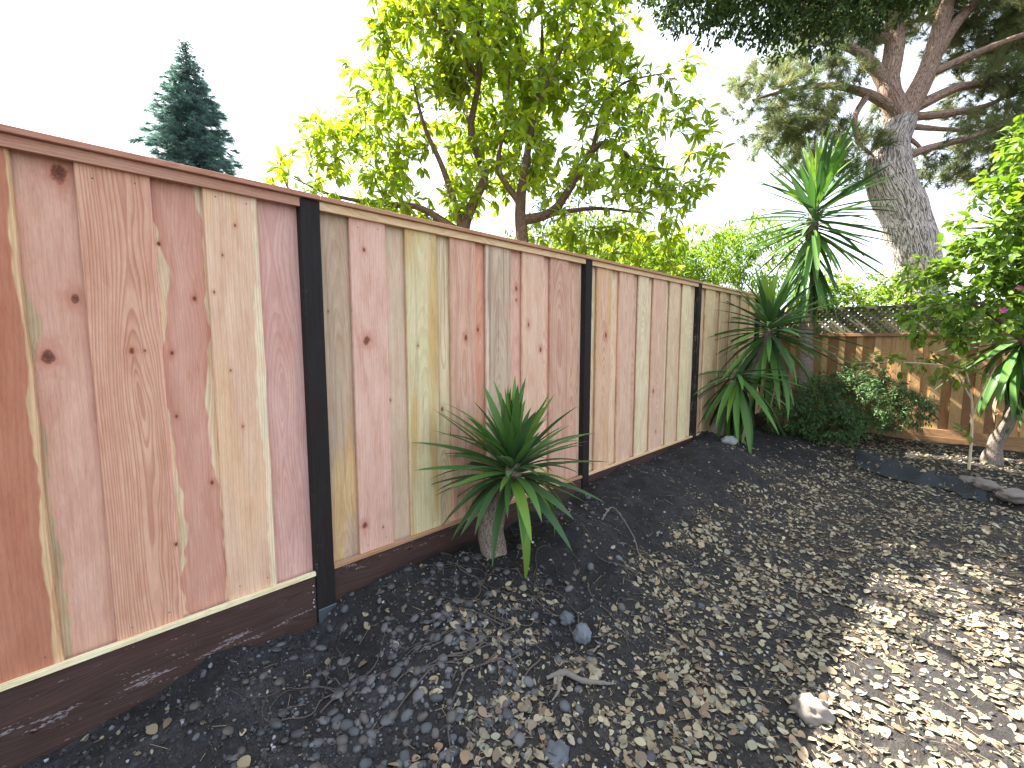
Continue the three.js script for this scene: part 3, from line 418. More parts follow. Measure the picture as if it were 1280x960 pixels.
{
  // the large-leaved tree over the new fence
  const t = thing('broadleaf_tree', 'sunlit yellow green tree with large leaves and twin trunks behind the new fence', 'tree', [-0.73, -0.48, 0]), nodes = []; t.scale.setScalar(1.3);
  part('trunk', limb([[-1.45, -0.1, -3.85], [-1.4, 1.2, -3.9], [-1.31, 2.5, -3.96], [-1.36, 3.15, -3.96], [-1.36, 3.7, -4.05], [-1.32, 4.2, -4.14], [-1.25, 4.9, -4.2], [-1.35, 5.6, -4.3]], [0.13, 0.1, 0.08, 0.066, 0.046, 0.035, 0.024, 0.01], nodes, 12, 34), greyBark, t);
  part('trunk', limb([[-1.55, -0.1, -3.75], [-1.65, 1.4, -3.6], [-1.84, 2.8, -3.46], [-1.78, 3.2, -3.58], [-1.68, 3.5, -3.67], [-1.84, 4.04, -3.61], [-1.81, 4.66, -3.72], [-1.85, 5.2, -3.75], [-1.75, 5.8, -3.8]], [0.12, 0.095, 0.074, 0.06, 0.048, 0.04, 0.032, 0.022, 0.01], nodes, 12, 36), greyBark, t);
  const L = [
    [[[-1.36, 3.0, -3.96], [-1.1, 3.1, -4.22], [-0.98, 3.34, -4.37], [-0.81, 3.81, -4.6], [-0.68, 3.92, -4.74], [-0.4, 3.67, -4.99], [-0.1, 3.6, -5.3]], [0.075, 0.068, 0.058, 0.045, 0.036, 0.024, 0.01]],
    [[[-1.37, 3.2, -3.96], [-1.57, 3.6, -3.81], [-1.6, 4.2, -3.95], [-1.45, 4.9, -3.9]], [0.05, 0.04, 0.026, 0.01]],
    [[[-1.84, 2.9, -3.46], [-2.05, 3.6, -3.36], [-2.2, 4.1, -3.2], [-2.3, 4.7, -3.1]], [0.055, 0.042, 0.03, 0.01]],
    [[[-1.84, 2.85, -3.46], [-2.2, 3.15, -3.1], [-2.51, 3.19, -2.82], [-2.95, 3.3, -2.4], [-3.3, 3.5, -2.1]], [0.06, 0.045, 0.036, 0.022, 0.008]],
    [[[-0.81, 3.81, -4.6], [-0.7, 4.3, -4.7], [-0.6, 4.6, -4.9], [-0.25, 4.75, -5.3]], [0.035, 0.026, 0.018, 0.008]],
    [[[-1.1, 3.08, -4.22], [-0.75, 3.15, -4.6], [-0.35, 3.1, -5.0]], [0.04, 0.026, 0.01]],
    [[[-1.84, 4.1, -3.61], [-2.2, 4.5, -3.8], [-2.6, 4.9, -4.0]], [0.035, 0.024, 0.008]],
    [[[-1.32, 4.2, -4.14], [-1.0, 4.6, -4.1], [-0.85, 5.1, -4.3]], [0.035, 0.024, 0.008]],
    [[[-1.81, 4.66, -3.7], [-1.85, 5.2, -3.0], [-1.65, 5.35, -2.4], [-1.1, 4.95, -2.05]], [0.035, 0.028, 0.02, 0.008]],  // unseen limb above the view, added to carry the shade-casting leaf clusters
    [[[-1.36, 3.4, -4.0], [-1.9, 3.9, -4.6], [-2.3, 4.3, -5.1]], [0.045, 0.03, 0.01]],
  ];
  for (const [p, r] of L) part('branch', limb(p, r.map((v) => v * 0.8), nodes, 8, 18), greyBark, t);
  const R = rng(77);
  const blobs = [[-1.54, 4.66, -3.99, 0.75], [-2.33, 4.37, -3.17, 0.62], [-2.75, 3.71, -2.66, 0.6], [-3.22, 3.4, -2.15, 0.42], [-3.0, 3.95, -2.5, 0.4], [-2.7, 4.6, -2.95, 0.45], [-1.85, 5.22, -3.76, 0.75], [-0.88, 4.75, -4.66, 0.66], [-0.62, 4.0, -4.88, 0.62], [-0.1, 3.65, -5.33, 0.5], [-0.12, 4.78, -5.35, 0.2], [-1.05, 3.43, -4.3, 0.5], [-1.99, 3.43, -3.37, 0.5], [-2.55, 3.1, -2.82, 0.55], [-0.3, 3.1, -5.0, 0.5], [-1.48, 3.9, -3.93, 0.5], [-1.75, 5.9, -3.94, 0.65], [-2.3, 5.1, -3.36, 0.62], [-1.2, 5.5, -4.4, 0.6], [-2.4, 4.2, -4.5, 0.8], [-2.1, 5.0, -4.6, 0.7], [0.05, 4.15, -5.5, 0.3], [-0.45, 4.5, -5.0, 0.4], [-0.7, 5.3, -4.9, 0.4], [-0.85, 2.75, -4.9, 0.4], [-0.55, 2.75, -5.6, 0.45], [-0.9, 2.7, -5.9, 0.5], [-2.3, 2.9, -3.2, 0.4], [-2.9, 3.0, -2.9, 0.45], [-3.2, 3.1, -2.6, 0.35], [-1.5, 2.9, -4.6, 0.4], [-2.0, 5.5, -2.95, 0.5, 0.85, 0.5], [-1.6, 4.75, -3.0, 0.35, 0.85, 0.5], [-2.2, 6.3, -3.4, 0.7], [-1.67, 5.2, -2.31, 0.36, 0.6, 0.5], [-1.05, 4.98, -1.85, 0.26, 0.5, 0.4], [-2.05, 5.9, -2.77, 0.42, 0.6, 0.8], [-1.7, 4.98, -1.65, 0.25, 0.5, 0.4], [-1.2, 5.0, -2.4, 0.26, 0.5, 0.4], [-1.5, 5.1, -2.8, 0.25, 0.5, 0.4], [-0.7, 5.2, -2.3, 0.3, 0.5, 0.5]];  // the sparse weighted blobs, mostly out of view, are added to cast dapples
  const ok = (p) => (p.x < -0.25 || p.y > 2.9) && N3(p.x * 1.25 + 3, p.y * 1.25, p.z * 1.25) > -0.32, pts = fill(blobs, 1850, R, 0.55, ok), tw = twigs(nodes, pts, R, 0.013);
  const g = part('twig', tw.geo, greyBark, t); g.userData.kind = 'stuff';
  leaves(t, pts, tw.dirs, { seed: 5, per: [8, 12], open: [0.35, 1.45], size: [0.095, 0.175], droop: 0.12, jit: 0.03, yellow: 0.5, geo: bigLeaf, mat: leafMat(rgb(0.235, 0.36, 0.014), 0.66, 0.1, 0.4), solo: 300 });
  rebase(t, -1.48, 0.369, -3.81);
}
function shrub(name, label, cat, blobs, o) {
  const t = thing(name, label, cat), nodes = [], R = rng(o.seed);
  for (const s of o.stems) part(o.stemName || 'stem', limb(s[0], s[1], nodes, 7, 12), o.bark || greyBark, t);
  const pts = fill(blobs, o.n, R, o.shell ?? 0.45, o.ok), tw = twigs(nodes, pts, R, o.twig || 0.007, 3, 2);
  const g = part('twig', tw.geo, o.bark || greyBark, t); g.userData.kind = 'stuff';
  leaves(t, pts, tw.dirs, { jit: 0.06, yellow: 0.35, open: [0.3, 1.4], per: [5, 8], droop: 0.1, ...o });
  const b = o.stems[0][0][0]; return rebase(t, b[0], 0, b[2]);
}
const lime = leafMat(rgb(0.17, 0.3, 0.014), 0.58, 0.1, 0.45), mid = leafMat(rgb(0.15, 0.25, 0.016), 0.55, 0.1, 0.4), deep = leafMat(rgb(0.04, 0.08, 0.014), 0.3, 0.4, 0.32), blueG = leafMat(rgb(0.07, 0.11, 0.085), 0.3, 0.1, 0.6);
// shrubs beyond the fences
shrub('bamboo_shrub', 'dense lime green narrow-leaved shrub beyond the new fence next to the tall yucca', 'shrub', [[-1.9, 2.8, -8.3, 0.8], [-1.3, 3.15, -9.2, 0.85], [-0.75, 3.4, -10.2, 0.85], [-2.3, 3.0, -9.4, 0.8], [-0.3, 2.3, -10.8, 0.8], [-2.3, 1.8, -7.4, 0.7], [-1.5, 3.2, -9.9, 0.5], [-0.9, 1.7, -9.3, 0.8]], { seed: 41, stems: [[[[-1.4, 0, -9], [-1.4, 1, -9], [-1.7, 2, -8.6]], [0.05, 0.04, 0.02]], [[[-1.2, 0, -9.3], [-1.1, 1.2, -9.5], [-0.7, 2.4, -10.1]], [0.05, 0.04, 0.02]], [[[-1.7, 0, -8.5], [-1.9, 1, -8], [-2.2, 1.8, -7.5]], [0.04, 0.03, 0.015]]], n: 1500, per: [8, 12], size: [0.1, 0.17], geo: slimLeaf, mat: lime, droop: 0.3, jit: 0.15, solo: 300, ok: (p) => p.x < -0.2 || p.z < -9.75 });
shrub('hedge_shrub', 'pale lime hedge behind the lattice fence in front of the pine trunk', 'shrub', [[0.6, 2.0, -11.6, 0.8], [1.2, 2.1, -12.0, 0.75], [1.7, 2.0, -12.4, 0.7], [0.0, 1.9, -11.4, 0.8], [2.4, 1.9, -12.4, 0.75], [3.2, 1.9, -12.2, 0.8], [1.0, 2.6, -12.1, 0.5], [0.3, 2.6, -11.7, 0.5], [1.7, 2.6, -12.4, 0.45]], { seed: 43, stems: [[[[0.6, 0, -11.7], [0.6, 1.0, -11.7], [0.5, 1.8, -11.6]], [0.05, 0.04, 0.02]], [[[1.6, 0, -12.2], [1.6, 1.0, -12.2], [1.5, 1.8, -12.2]], [0.05, 0.04, 0.02]], [[[2.8, 0, -12.3], [2.8, 1.0, -12.3], [2.9, 1.8, -12.3]], [0.05, 0.04, 0.02]]], n: 900, per: [8, 12], size: [0.08, 0.14], geo: smallLeaf, mat: lime, jit: 0.12 });
shrub('background_tree', 'small leafy tree low behind the twin-trunk tree and new fence', 'tree', [[-3.2, 3.7, -9.5, 0.95], [-2.5, 3.2, -8.6, 0.7], [-4.4, 4.1, -10, 1.1], [-5.6, 3.8, -9.2, 1.1], [-3.6, 2.9, -8.8, 0.9], [-4.8, 3.2, -8.6, 0.9]], { seed: 45, stemName: 'trunk', stems: [[[[-3.8, 0, -9.3], [-3.8, 1.8, -9.3], [-3.6, 3.4, -9.4]], [0.09, 0.07, 0.03]]], n: 900, per: [7, 10], size: [0.12, 0.2], geo: slimLeaf, mat: mid, jit: 0.15, yellow: 0.6 });
shrub('background_conifer', 'blue green tree far behind the twin-trunk tree', 'tree', [[-11, 4.6, -17, 2.2], [-11, 7, -17, 1.7], [-8.6, 4.4, -19, 2.0], [-14, 4.2, -15, 2.2]], { seed: 46, stemName: 'trunk', stems: [[[[-11, 0, -17], [-11, 4, -17], [-11, 7, -17]], [0.2, 0.15, 0.05]]], n: 500, per: [7, 10], size: [0.25, 0.45], geo: slimLeaf, mat: blueG, jit: 0.4, yellow: 0.1 });
// dark tree overhead, trunk standing to the right beyond the lattice fence
shrub('evergreen_tree', 'dark small-leaved evergreen crown hanging in from the top edge before the pine', 'tree', [[-0.25, 7.2, -8.4, 0.75], [-1.0, 7.0, -7.6, 0.5], [-0.6, 6.75, -7.9, 0.4], [-1.2, 7.7, -7.7, 0.8], [0.3, 6.9, -8.6, 0.65], [0.9, 7.0, -9.2, 0.75], [0.2, 7.8, -8.6, 1.0], [1.2, 7.9, -9.2, 1.0], [2.0, 7.6, -9.6, 0.9], [-0.7, 7.5, -8.2, 0.45], [0.6, 6.3, -8.75, 0.35], [0.0, 6.35, -8.4, 0.3], [2.6, 8.6, -9.6, 1.2], [1.4, 6.9, -9.4, 0.4]], { seed: 51, stemName: 'trunk', stems: [[[[5.6, -0.1, -10.6], [5.4, 3, -10.6], [4.6, 6, -10.3], [3.0, 7.9, -9.8], [1.4, 8.1, -9.2], [0.2, 7.7, -8.6], [-1.1, 7.4, -7.8]], [0.3, 0.24, 0.18, 0.1, 0.06, 0.03, 0.01]], [[[2.6, 7.9, -9.6], [1.6, 7.4, -9.4], [0.8, 6.9, -9.0]], [0.05, 0.03, 0.01]]], n: 3000, per: [9, 13], size: [0.06, 0.11], geo: smallLeaf, mat: deep, jit: 0.16, shell: 0.6, twig: 0.01 });
// low dark bush, right-hand shrub, sapling
shrub('dark_bush', 'low spreading dark green bush at the foot of the lattice fence', 'bush', [[0.95, 0.5, -8.45, 0.52], [1.4, 0.62, -8.7, 0.55], [1.8, 0.58, -8.8, 0.42], [0.6, 0.42, -8.2, 0.4], [1.4, 1.0, -8.8, 0.32], [1.0, 0.85, -8.5, 0.3], [1.15, 0.3, -8.2, 0.4], [2.05, 0.62, -8.9, 0.22]], { seed: 53, stems: [[[[1.3, 0, -8.7], [1.25, 0.25, -8.65], [1.1, 0.5, -8.6]], [0.04, 0.03, 0.015]], [[[1.35, 0, -8.7], [1.5, 0.3, -8.75], [1.7, 0.5, -8.85]], [0.04, 0.03, 0.015]], [[[1.25, 0, -8.7], [1.0, 0.2, -8.5], [0.7, 0.35, -8.3]], [0.03, 0.02, 0.012]]], n: 1300, per: [8, 12], size: [0.05, 0.09], geo: slimLeaf, mat: leafMat(rgb(0.07, 0.15, 0.05), 0.4, 0.3, 0.35), jit: 0.07, shell: 0.5, ok: (p) => p.z > -9.3 && p.y > 0.02 });
const ts = shrub('flowering_shrub', 'tall light green broadleaf shrub with pink blooms in front of the leaning yucca', 'shrub', [[2.75, 2.9, -7.3, 0.45], [2.5, 2.45, -7.2, 0.42], [2.15, 2.35, -7.05, 0.25], [3.05, 2.5, -7.2, 0.5], [2.2, 1.85, -7.05, 0.3], [2.5, 1.85, -7.2, 0.35], [2.9, 2.0, -7.3, 0.4], [3.2, 3.4, -7.4, 0.6], [2.85, 3.55, -7.5, 0.4], [2.35, 1.5, -7.2, 0.18], [3.4, 2.6, -7.3, 0.6], [2.05, 1.75, -6.95, 0.16]], { seed: 55, stems: [[[[3.35, -0.1, -7.5], [3.3, 0.9, -7.5], [3.1, 1.9, -7.4], [2.9, 2.9, -7.35]], [0.05, 0.04, 0.03, 0.012]], [[[3.3, 0.8, -7.5], [2.9, 1.6, -7.3], [2.4, 2.1, -7.1]], [0.03, 0.02, 0.01]], [[[3.1, 1.9, -7.4], [3.2, 2.8, -7.4], [3.2, 3.5, -7.4]], [0.03, 0.02, 0.01]]], n: 680, per: [6, 9], size: [0.08, 0.14], geo: smallLeaf, mat: leafMat(rgb(0.13, 0.25, 0.016), 0.52, 0.35, 0.35), jit: 0.06, yellow: 0.5, solo: 300 });
{
  const pet = leafGeo(1, 0.8, 0.6, 0.3, 3, 0.6), pm = leafMat(rgb(0.62, 0.12, 0.32), 0.4, 0.1, 0.5), R = rng(9);
  for (const [x, y, z] of [[2.83, 2.12, -6.95], [2.9, 2.18, -6.98], [2.74, 1.9, -6.9]]) { const gs = []; for (let i = 0; i < 5; i++) { const g = pet.clone(); g.scale(0.036, 0.036, 0.036); g.applyQuaternion(YX(i * 1.257 + R() * 0.3, 0.5 + 0.4 * R())); gs.push(g); } const f = part('flower', mergeGeometries(gs), pm, ts); f.position.set(x, y, z).sub(ts.position); f.rotation.set(R() * 2, R() * 6, R()); }
  shrub('sapling', 'thin pale-stemmed sapling with sparse yellow green leaves beside the leaning yucca trunk', 'sapling', [[2.3, 1.3, -7.3, 0.2], [2.05, 1.35, -7.0, 0.16], [1.8, 1.36, -6.8, 0.14], [1.65, 1.34, -6.68, 0.08], [2.55, 1.2, -7.5, 0.18], [2.6, 0.5, -7.65, 0.1]], { seed: 57, stems: [[[[2.63, -0.1, -7.72], [2.62, 0.5, -7.7], [2.58, 0.95, -7.62], [2.5, 1.3, -7.5]], [0.016, 0.014, 0.012, 0.006]], [[[2.58, 0.9, -7.62], [2.4, 1.25, -7.35], [2.05, 1.33, -7.0], [1.66, 1.33, -6.7]], [0.01, 0.008, 0.006, 0.003]], [[[2.6, 0.6, -7.7], [2.66, 0.95, -7.55], [2.75, 1.3, -7.45]], [0.01, 0.008, 0.004]]], bark: std({ color: rgb(0.5, 0.42, 0.27), roughness: 0.8 }), n: 46, per: [3, 5], size: [0.07, 0.12], geo: smallLeaf, mat: leafMat(rgb(0.15, 0.23, 0.03), 0.5, 0.3, 0.4), jit: 0.03, twig: 0.004, yellow: 0.6, solo: 120 });
}

// ---------------------------------------------------------------- pine beyond the lattice fence
function needleTuft(n, L, w, spread, seed) {
  const R = rng(seed), pos = [], idx = [];
  for (let i = 0; i < n; i++) {
    const d = V3((R() * 2 - 1) * spread, (R() * 2 - 1) * spread, 0.35 + R()).normalize(), s = V3().crossVectors(d, V3(R() - 0.5, R() - 0.5, R() - 0.5)).normalize().multiplyScalar(w / 2), b = V3(0, 0, R() * L * 0.7), l = L * (0.7 + 0.5 * R()), k = pos.length / 3;
    const e = b.clone().addScaledVector(d, l); e.y -= 0.12 * l;
    pos.push(b.x - s.x, b.y - s.y, b.z - s.z, b.x + s.x, b.y + s.y, b.z + s.z, e.x, e.y, e.z); idx.push(k, k + 1, k + 2);
  }
  const g = new THREE.BufferGeometry(); g.setAttribute('position', new THREE.Float32BufferAttribute(pos, 3)); g.setIndex(idx); g.computeVertexNormals(); return g;
}
{
  const t = thing('pine_tree', 'big pine with a thick leaning grey trunk and reddish limbs behind the lattice fence', 'tree'), nodes = [], R = rng(61);
  part('trunk', tube([V3(1.9, -0.2, -14.2), V3(1.78, 1.7, -14.24), V3(1.66, 3.0, -14.3), V3(1.38, 4.3, -14.2), V3(1.0, 5.5, -14.0), V3(0.98, 6.1, -14.1), V3(1.15, 6.75, -14.35)], [0.62, 0.52, 0.47, 0.47, 0.46, 0.36, 0.27], 40, 90, 0.07, 3.2), pineBark, t);
  const L = [
    [[[1.08, 6.4, -14.25], [1.2, 6.93, -14.4], [1.47, 7.87, -14.79], [1.6, 8.8, -15.05], [1.75, 9.9, -15.3], [1.8, 11.5, -15.5]], [0.28, 0.24, 0.2, 0.17, 0.12, 0.05]],
    [[[1.5, 8.0, -14.8], [1.8, 8.8, -15.2], [2.09, 9.37, -15.62], [2.7, 10.2, -16.2], [3.4, 11, -17]], [0.15, 0.13, 0.11, 0.07, 0.03]],
    [[[1.08, 6.75, -14.3], [0.85, 7.5, -14.1], [0.88, 8.4, -14.3], [0.8, 9.4, -14.4], [0.7, 10.8, -14.3]], [0.24, 0.22, 0.2, 0.16, 0.06]],
    [[[0.9, 7.3, -14.1], [0.55, 8.0, -13.9], [0.2, 8.3, -13.4], [-0.5, 8.4, -12.6]], [0.16, 0.13, 0.09, 0.03]],
    [[[0.95, 7.0, -14.1], [0.52, 7.3, -13.7], [-0.15, 7.55, -13.2], [-0.9, 7.4, -12.4], [-1.4, 7.2, -11.9]], [0.12, 0.1, 0.07, 0.045, 0.02]],
    [[[0.5, 7.25, -13.7], [0.35, 6.8, -13.5], [0.45, 6.2, -13.4], [0.75, 5.8, -13.6]], [0.075, 0.06, 0.045, 0.02]],
    [[[1.3, 7.0, -14.5], [2.0, 7.45, -15.2], [2.6, 7.6, -15.8], [3.5, 8.3, -16.6]], [0.13, 0.1, 0.075, 0.03]],
    [[[1.3, 6.8, -14.5], [1.9, 6.85, -15.0], [2.5, 7.05, -15.7], [3.0, 7.4, -16.2]], [0.1, 0.085, 0.06, 0.025]],
    [[[1.2, 6.6, -14.4], [1.6, 6.55, -14.8], [2.1, 6.5, -15.3], [2.9, 6.3, -15.8]], [0.075, 0.06, 0.045, 0.02]],
    [[[1.05, 5.75, -14.1], [1.6, 6.0, -14.5], [2.3, 6.2, -15.0], [3.2, 6.6, -15.6]], [0.1, 0.085, 0.06, 0.025]],
    [[[1.15, 6.4, -14.4], [1.4, 6.2, -14.6], [1.6, 5.85, -14.8]], [0.06, 0.045, 0.02]],
    [[[1.4, 7.7, -14.7], [2.2, 8.0, -15.0], [3.2, 8.2, -15.2], [4.4, 8.6, -15.6]], [0.1, 0.08, 0.06, 0.02]],
    [[[0.9, 8.5, -14.3], [0.2, 9.0, -14.0], [-0.6, 9.2, -13.6]], [0.1, 0.07, 0.02]],
  ];
  for (const [p, r] of L) part('branch', limb(p, r, nodes, 10, 20, 0.06), pineLimb, t);
  const blobs = [[-1.3, 7.3, -12.0, 0.7], [-0.6, 7.0, -12.7, 0.8], [-1.1, 6.5, -12.1, 0.55], [-0.3, 6.2, -13.0, 0.8], [0.4, 6.1, -13.5, 0.6], [0.1, 7.6, -13.3, 0.5], [-0.5, 8.3, -12.8, 0.8], [0.6, 9.3, -14.0, 0.9], [1.9, 5.8, -15.0, 0.6], [2.6, 5.9, -15.6, 0.7], [1.3, 5.55, -15.0, 0.4], [2.4, 6.6, -15.6, 0.6], [3.2, 6.4, -15.8, 0.8], [3.3, 7.4, -16.4, 0.8], [2.6, 8.0, -16, 0.7], [3.3, 8.6, -16.6, 0.9], [2.0, 8.9, -16.2, 0.7], [1.2, 9.6, -15.4, 0.8], [2.6, 9.6, -16.2, 0.9], [3.8, 9.6, -16.6, 1.0], [0.4, 5.4, -13.6, 0.4], [2.0, 7.2, -15.8, 0.4], [0.5, 7.0, -14.6, 0.5], [1.6, 11, -15.5, 1.5], [3.4, 11, -17, 1.3], [-0.2, 10.3, -13.8, 1.3], [4.4, 7.4, -16.4, 1], [3.0, 9.0, -15.6, 0.9], [4.2, 8.7, -15.8, 1.0], [2.2, 10, -15.2, 0.8], [2.9, 7.6, -15.6, 0.6]];
  const pts = fill(blobs, 1700, R, 0.6), tw = twigs(nodes, pts, R, 0.014, 4, 3); part('twig', tw.geo, pineLimb, t).userData.kind = 'stuff';
  const geo = [needleTuft(34, 0.2, 0.011, 0.8, 1), needleTuft(30, 0.17, 0.01, 1, 2)], mat = leafMat(rgb(0.19, 0.26, 0.1), 0.5, 0.2, 0.4), ms = [[], []], cs = [[], []];
  pts.forEach((p, i) => { const d = tw.dirs.get(p); for (let k = 0; k < 6; k++) { const q = p.clone().add(V3(R() - 0.5, R() - 0.5, R() - 0.5).multiplyScalar(0.24)), dd = d.clone().add(V3(R() - 0.5, R() - 0.3, R() - 0.5).multiplyScalar(1.2)).normalize(), s = 0.8 + 0.6 * R(), v = 0.6 + 0.7 * R() + 0.3 * N3(p.x, p.y, p.z); ms[k % 2].push(new THREE.Matrix4().compose(q, aimZ(dd), V3(s, s, s))); cs[k % 2].push(rgb(v * (1 + 0.4 * R()), v, v)); } });
  geo.forEach((g, k) => instanced('needles', g, mat, ms[k], cs[k], t));
  rebase(t, 1.9, 0, -14.2);
}
// ---------------------------------------------------------------- far conifer
{
  const t = thing('conifer_tree', 'tall narrow blue green conifer far away above the left fence top', 'tree', [-47.5, 0, -9.6]), R = rng(71);
  part('trunk', tube([V3(0, -0.5, 0), V3(0, 12, 0), V3(-0.1, 22, 0), V3(-0.2, 27.6, -0.1)], [0.6, 0.45, 0.22, 0.03], 10, 30, 0.03, 1), greyBark, t);
  const geo = needleTuft(50, 0.7, 0.06, 0.8, 5), mat = leafMat(rgb(0.14, 0.25, 0.2), 0.5, 0.1, 0.6), ms = [], cs = [], bg = [];
  for (let y = 8; y < 27.7; y += y > 24 ? 0.2 : 0.34) {
    const reach = 0.1 + (27.9 - y) * 0.325, nb = 7 + Math.floor(R() * 2), a0 = R() * 6.28;
    for (let b = 0; b < nb; b++) {
      const a = a0 + b / nb * 6.28 + (R() - 0.5) * 0.6, l = reach * (0.62 + 0.5 * R()), dir = V3(Math.cos(a), 0, Math.sin(a)), n = Math.max(2, Math.round(l / 0.36));
      bg.push(tube([V3(0, y, 0), dir.clone().multiplyScalar(l * 0.55).setY(y - 0.05 * l), dir.clone().multiplyScalar(l).setY(y + 0.06 * l)], [0.05, 0.015], 3, 3));
      for (let i = 1; i <= n; i++) { const f = i / n, p = dir.clone().multiplyScalar(l * f).setY(y - 0.1 * l * Math.sin(f * 2.6) + 0.06 * l * f).add(V3(R() - 0.5, (R() - 0.5) * 0.4, R() - 0.5).multiplyScalar(0.5)); const d = dir.clone().add(V3((R() - 0.5) * 1.2, 0.1 - 0.5 * R(), (R() - 0.5) * 1.2)).normalize(), s = (0.75 + 0.6 * R()) * clamp(reach / 1.6, 0.3, 1), v = 0.65 + 0.6 * R(); ms.push(new THREE.Matrix4().compose(p, aimZ(d), V3(s, s * 0.7, s))); cs.push(rgb(v, v, v)); }
    }
  }
  part('branches', mergeGeometries(bg), greyBark, t).userData.kind = 'stuff';
  instanced('needles', geo, mat, ms, cs, t);
}

// ---------------------------------------------------------------- things on the ground
const seat = (x, z, up = 0) => V3(x, ground(x, z) + up, z);
function slopeQ(x, z) { const e = 0.03, n = V3(ground(x - e, z) - ground(x + e, z), 2 * e, ground(x, z - e) - ground(x, z + e)).normalize(); return new THREE.Quaternion().setFromUnitVectors(V3(0, 1, 0), n); }
function stoneGeo(seed, sx, sy, sz, det = 2, rough = 0.12) {
  let g = mergeVertices(new THREE.IcosahedronGeometry(1, det).deleteAttribute('normal').deleteAttribute('uv')); const p = g.attributes.position, v = V3();
  for (let i = 0; i < p.count; i++) { v.fromBufferAttribute(p, i); const k = 1 + rough * N3(v.x * 1.3 + seed, v.y * 1.3, v.z * 1.3) + rough * 0.35 * N3(v.x * 4 + seed, v.y * 4, v.z * 4); p.setXYZ(i, v.x * k * sx, v.y * k * sy, v.z * k * sz); }
  g.computeVertexNormals(); return g;
}
const inView = (x, z) => { const dx = x - 2.43, dz = z, f = -0.704 * dx - 0.7097 * dz, r = 0.7097 * dx - 0.704 * dz; return f > 0.9 && Math.abs(r) < f * 1.35 + 0.3; };
{ // pebbles
  const R = rng(201), geos = [stoneGeo(1, 0.5, 0.24, 0.36), stoneGeo(2, 0.5, 0.28, 0.3), stoneGeo(3, 0.5, 0.2, 0.42), stoneGeo(4, 0.45, 0.3, 0.4)];
  const cols = [[0.052, 0.054, 0.057], [0.075, 0.077, 0.079], [0.042, 0.043, 0.046], [0.1, 0.098, 0.094], [0.072, 0.063, 0.056]], mats = cols.map((c) => std({ color: rgb(...c), roughness: 0.62 })), list = [];
  for (let tries = 0; list.length < 1150 && tries < 90000; tries++) {
    const x = 0.06 + R() * 2.2, z = -3.4 + R() * 3.9; if (!inView(x, z)) continue;
    const d = 1.15 * Math.exp(-(((x - 0.95) / 0.42) ** 2 + ((z + 1.0) / 0.55) ** 2)) + 0.35 * Math.exp(-(((x - 0.45) / 0.5) ** 2 + ((z + 1.1) / 0.8) ** 2)) + 0.03;
    if (R() > d) continue; const s = 0.014 + 0.05 * Math.pow(R(), 2.4); list.push([x, z, s]);
  }
  const dist = (l) => Math.hypot(l[0] - 2.43, 1.6, l[1]); list.sort((a, b) => b[2] / dist(b) - a[2] / dist(a));
  const bulkM = geos.map(() => []), bulkC = geos.map(() => []);
  list.forEach(([x, z, s], i) => {
    const k = i % 4, p = seat(x, z, s * 0.02), q = slopeQ(x, z).multiply(YX(R() * 6.28, (R() - 0.5) * 0.6, (R() - 0.5) * 0.6));
    if (i < 300) { const c = Math.floor(R() * 5), m = single('pebble', geos[k], mats[c], ['smooth dark grey river pebble lying on the soil', 'smooth mid grey river pebble lying on the soil', 'smooth dark grey river pebble lying on the soil', 'smooth pale grey river pebble lying on the soil', 'smooth brownish river pebble lying on the soil'][c], 'pebble', 'river pebbles on the soil near the first black post'); m.position.copy(p); m.quaternion.copy(q); m.scale.setScalar(s); }
    else { bulkM[k].push(new THREE.Matrix4().compose(p, q, V3(s, s, s))); const c = cols[Math.floor(R() * 5)]; bulkC[k].push(rgb(...c)); }
  });
  const white = std({ color: 0xffffff, roughness: 0.65 });
  geos.forEach((g, k) => { const im = instanced(numbered('small_pebbles'), g, white, bulkM[k], bulkC[k]); im.userData.label = 'many small grey pebbles scattered over the dark soil'; im.userData.category = 'pebbles'; });
}
{ // soil crumbs
  const R = rng(221), geos = [stoneGeo(31, 0.5, 0.4, 0.5, 0, 0.5), stoneGeo(32, 0.5, 0.35, 0.6, 0, 0.6)], mat = std({ color: 0xffffff, roughness: 1 }), ms = [[], []], cs = [[], []];
  for (let i = 0, tr = 0; i < 16000 && tr < 200000; tr++) {
    const x = 0.04 + R() * 3.2, z = -8 + R() * 8.5; if (!inView(x, z)) continue; const dd = Math.hypot(x - 2.43, z); if (R() > clamp(3.2 / (dd * dd), 0.1, 1) || (x > 1.4 && R() < 0.6)) continue;
    const s = 0.005 + 0.022 * Math.pow(R(), 3), v = 0.7 + 0.7 * R(), k = i % 2; ms[k].push(new THREE.Matrix4().compose(seat(x, z, s * 0.2), YX(R() * 6, R() * 3, R() * 3), V3(s, s, s)));
    const c = R() < 0.12 ? [0.11, 0.115, 0.125] : R() < 0.03 ? [0.3, 0.3, 0.3] : [0.042, 0.039, 0.039]; cs[k].push(rgb(c[0] * v, c[1] * v, c[2] * v)); i++;
  }
  geos.forEach((g, k) => { const im = instanced(numbered('soil_crumbs'), g, mat, ms[k], cs[k]); im.userData.label = 'loose dark soil crumbs covering the mounds'; im.userData.category = 'soil'; });
}
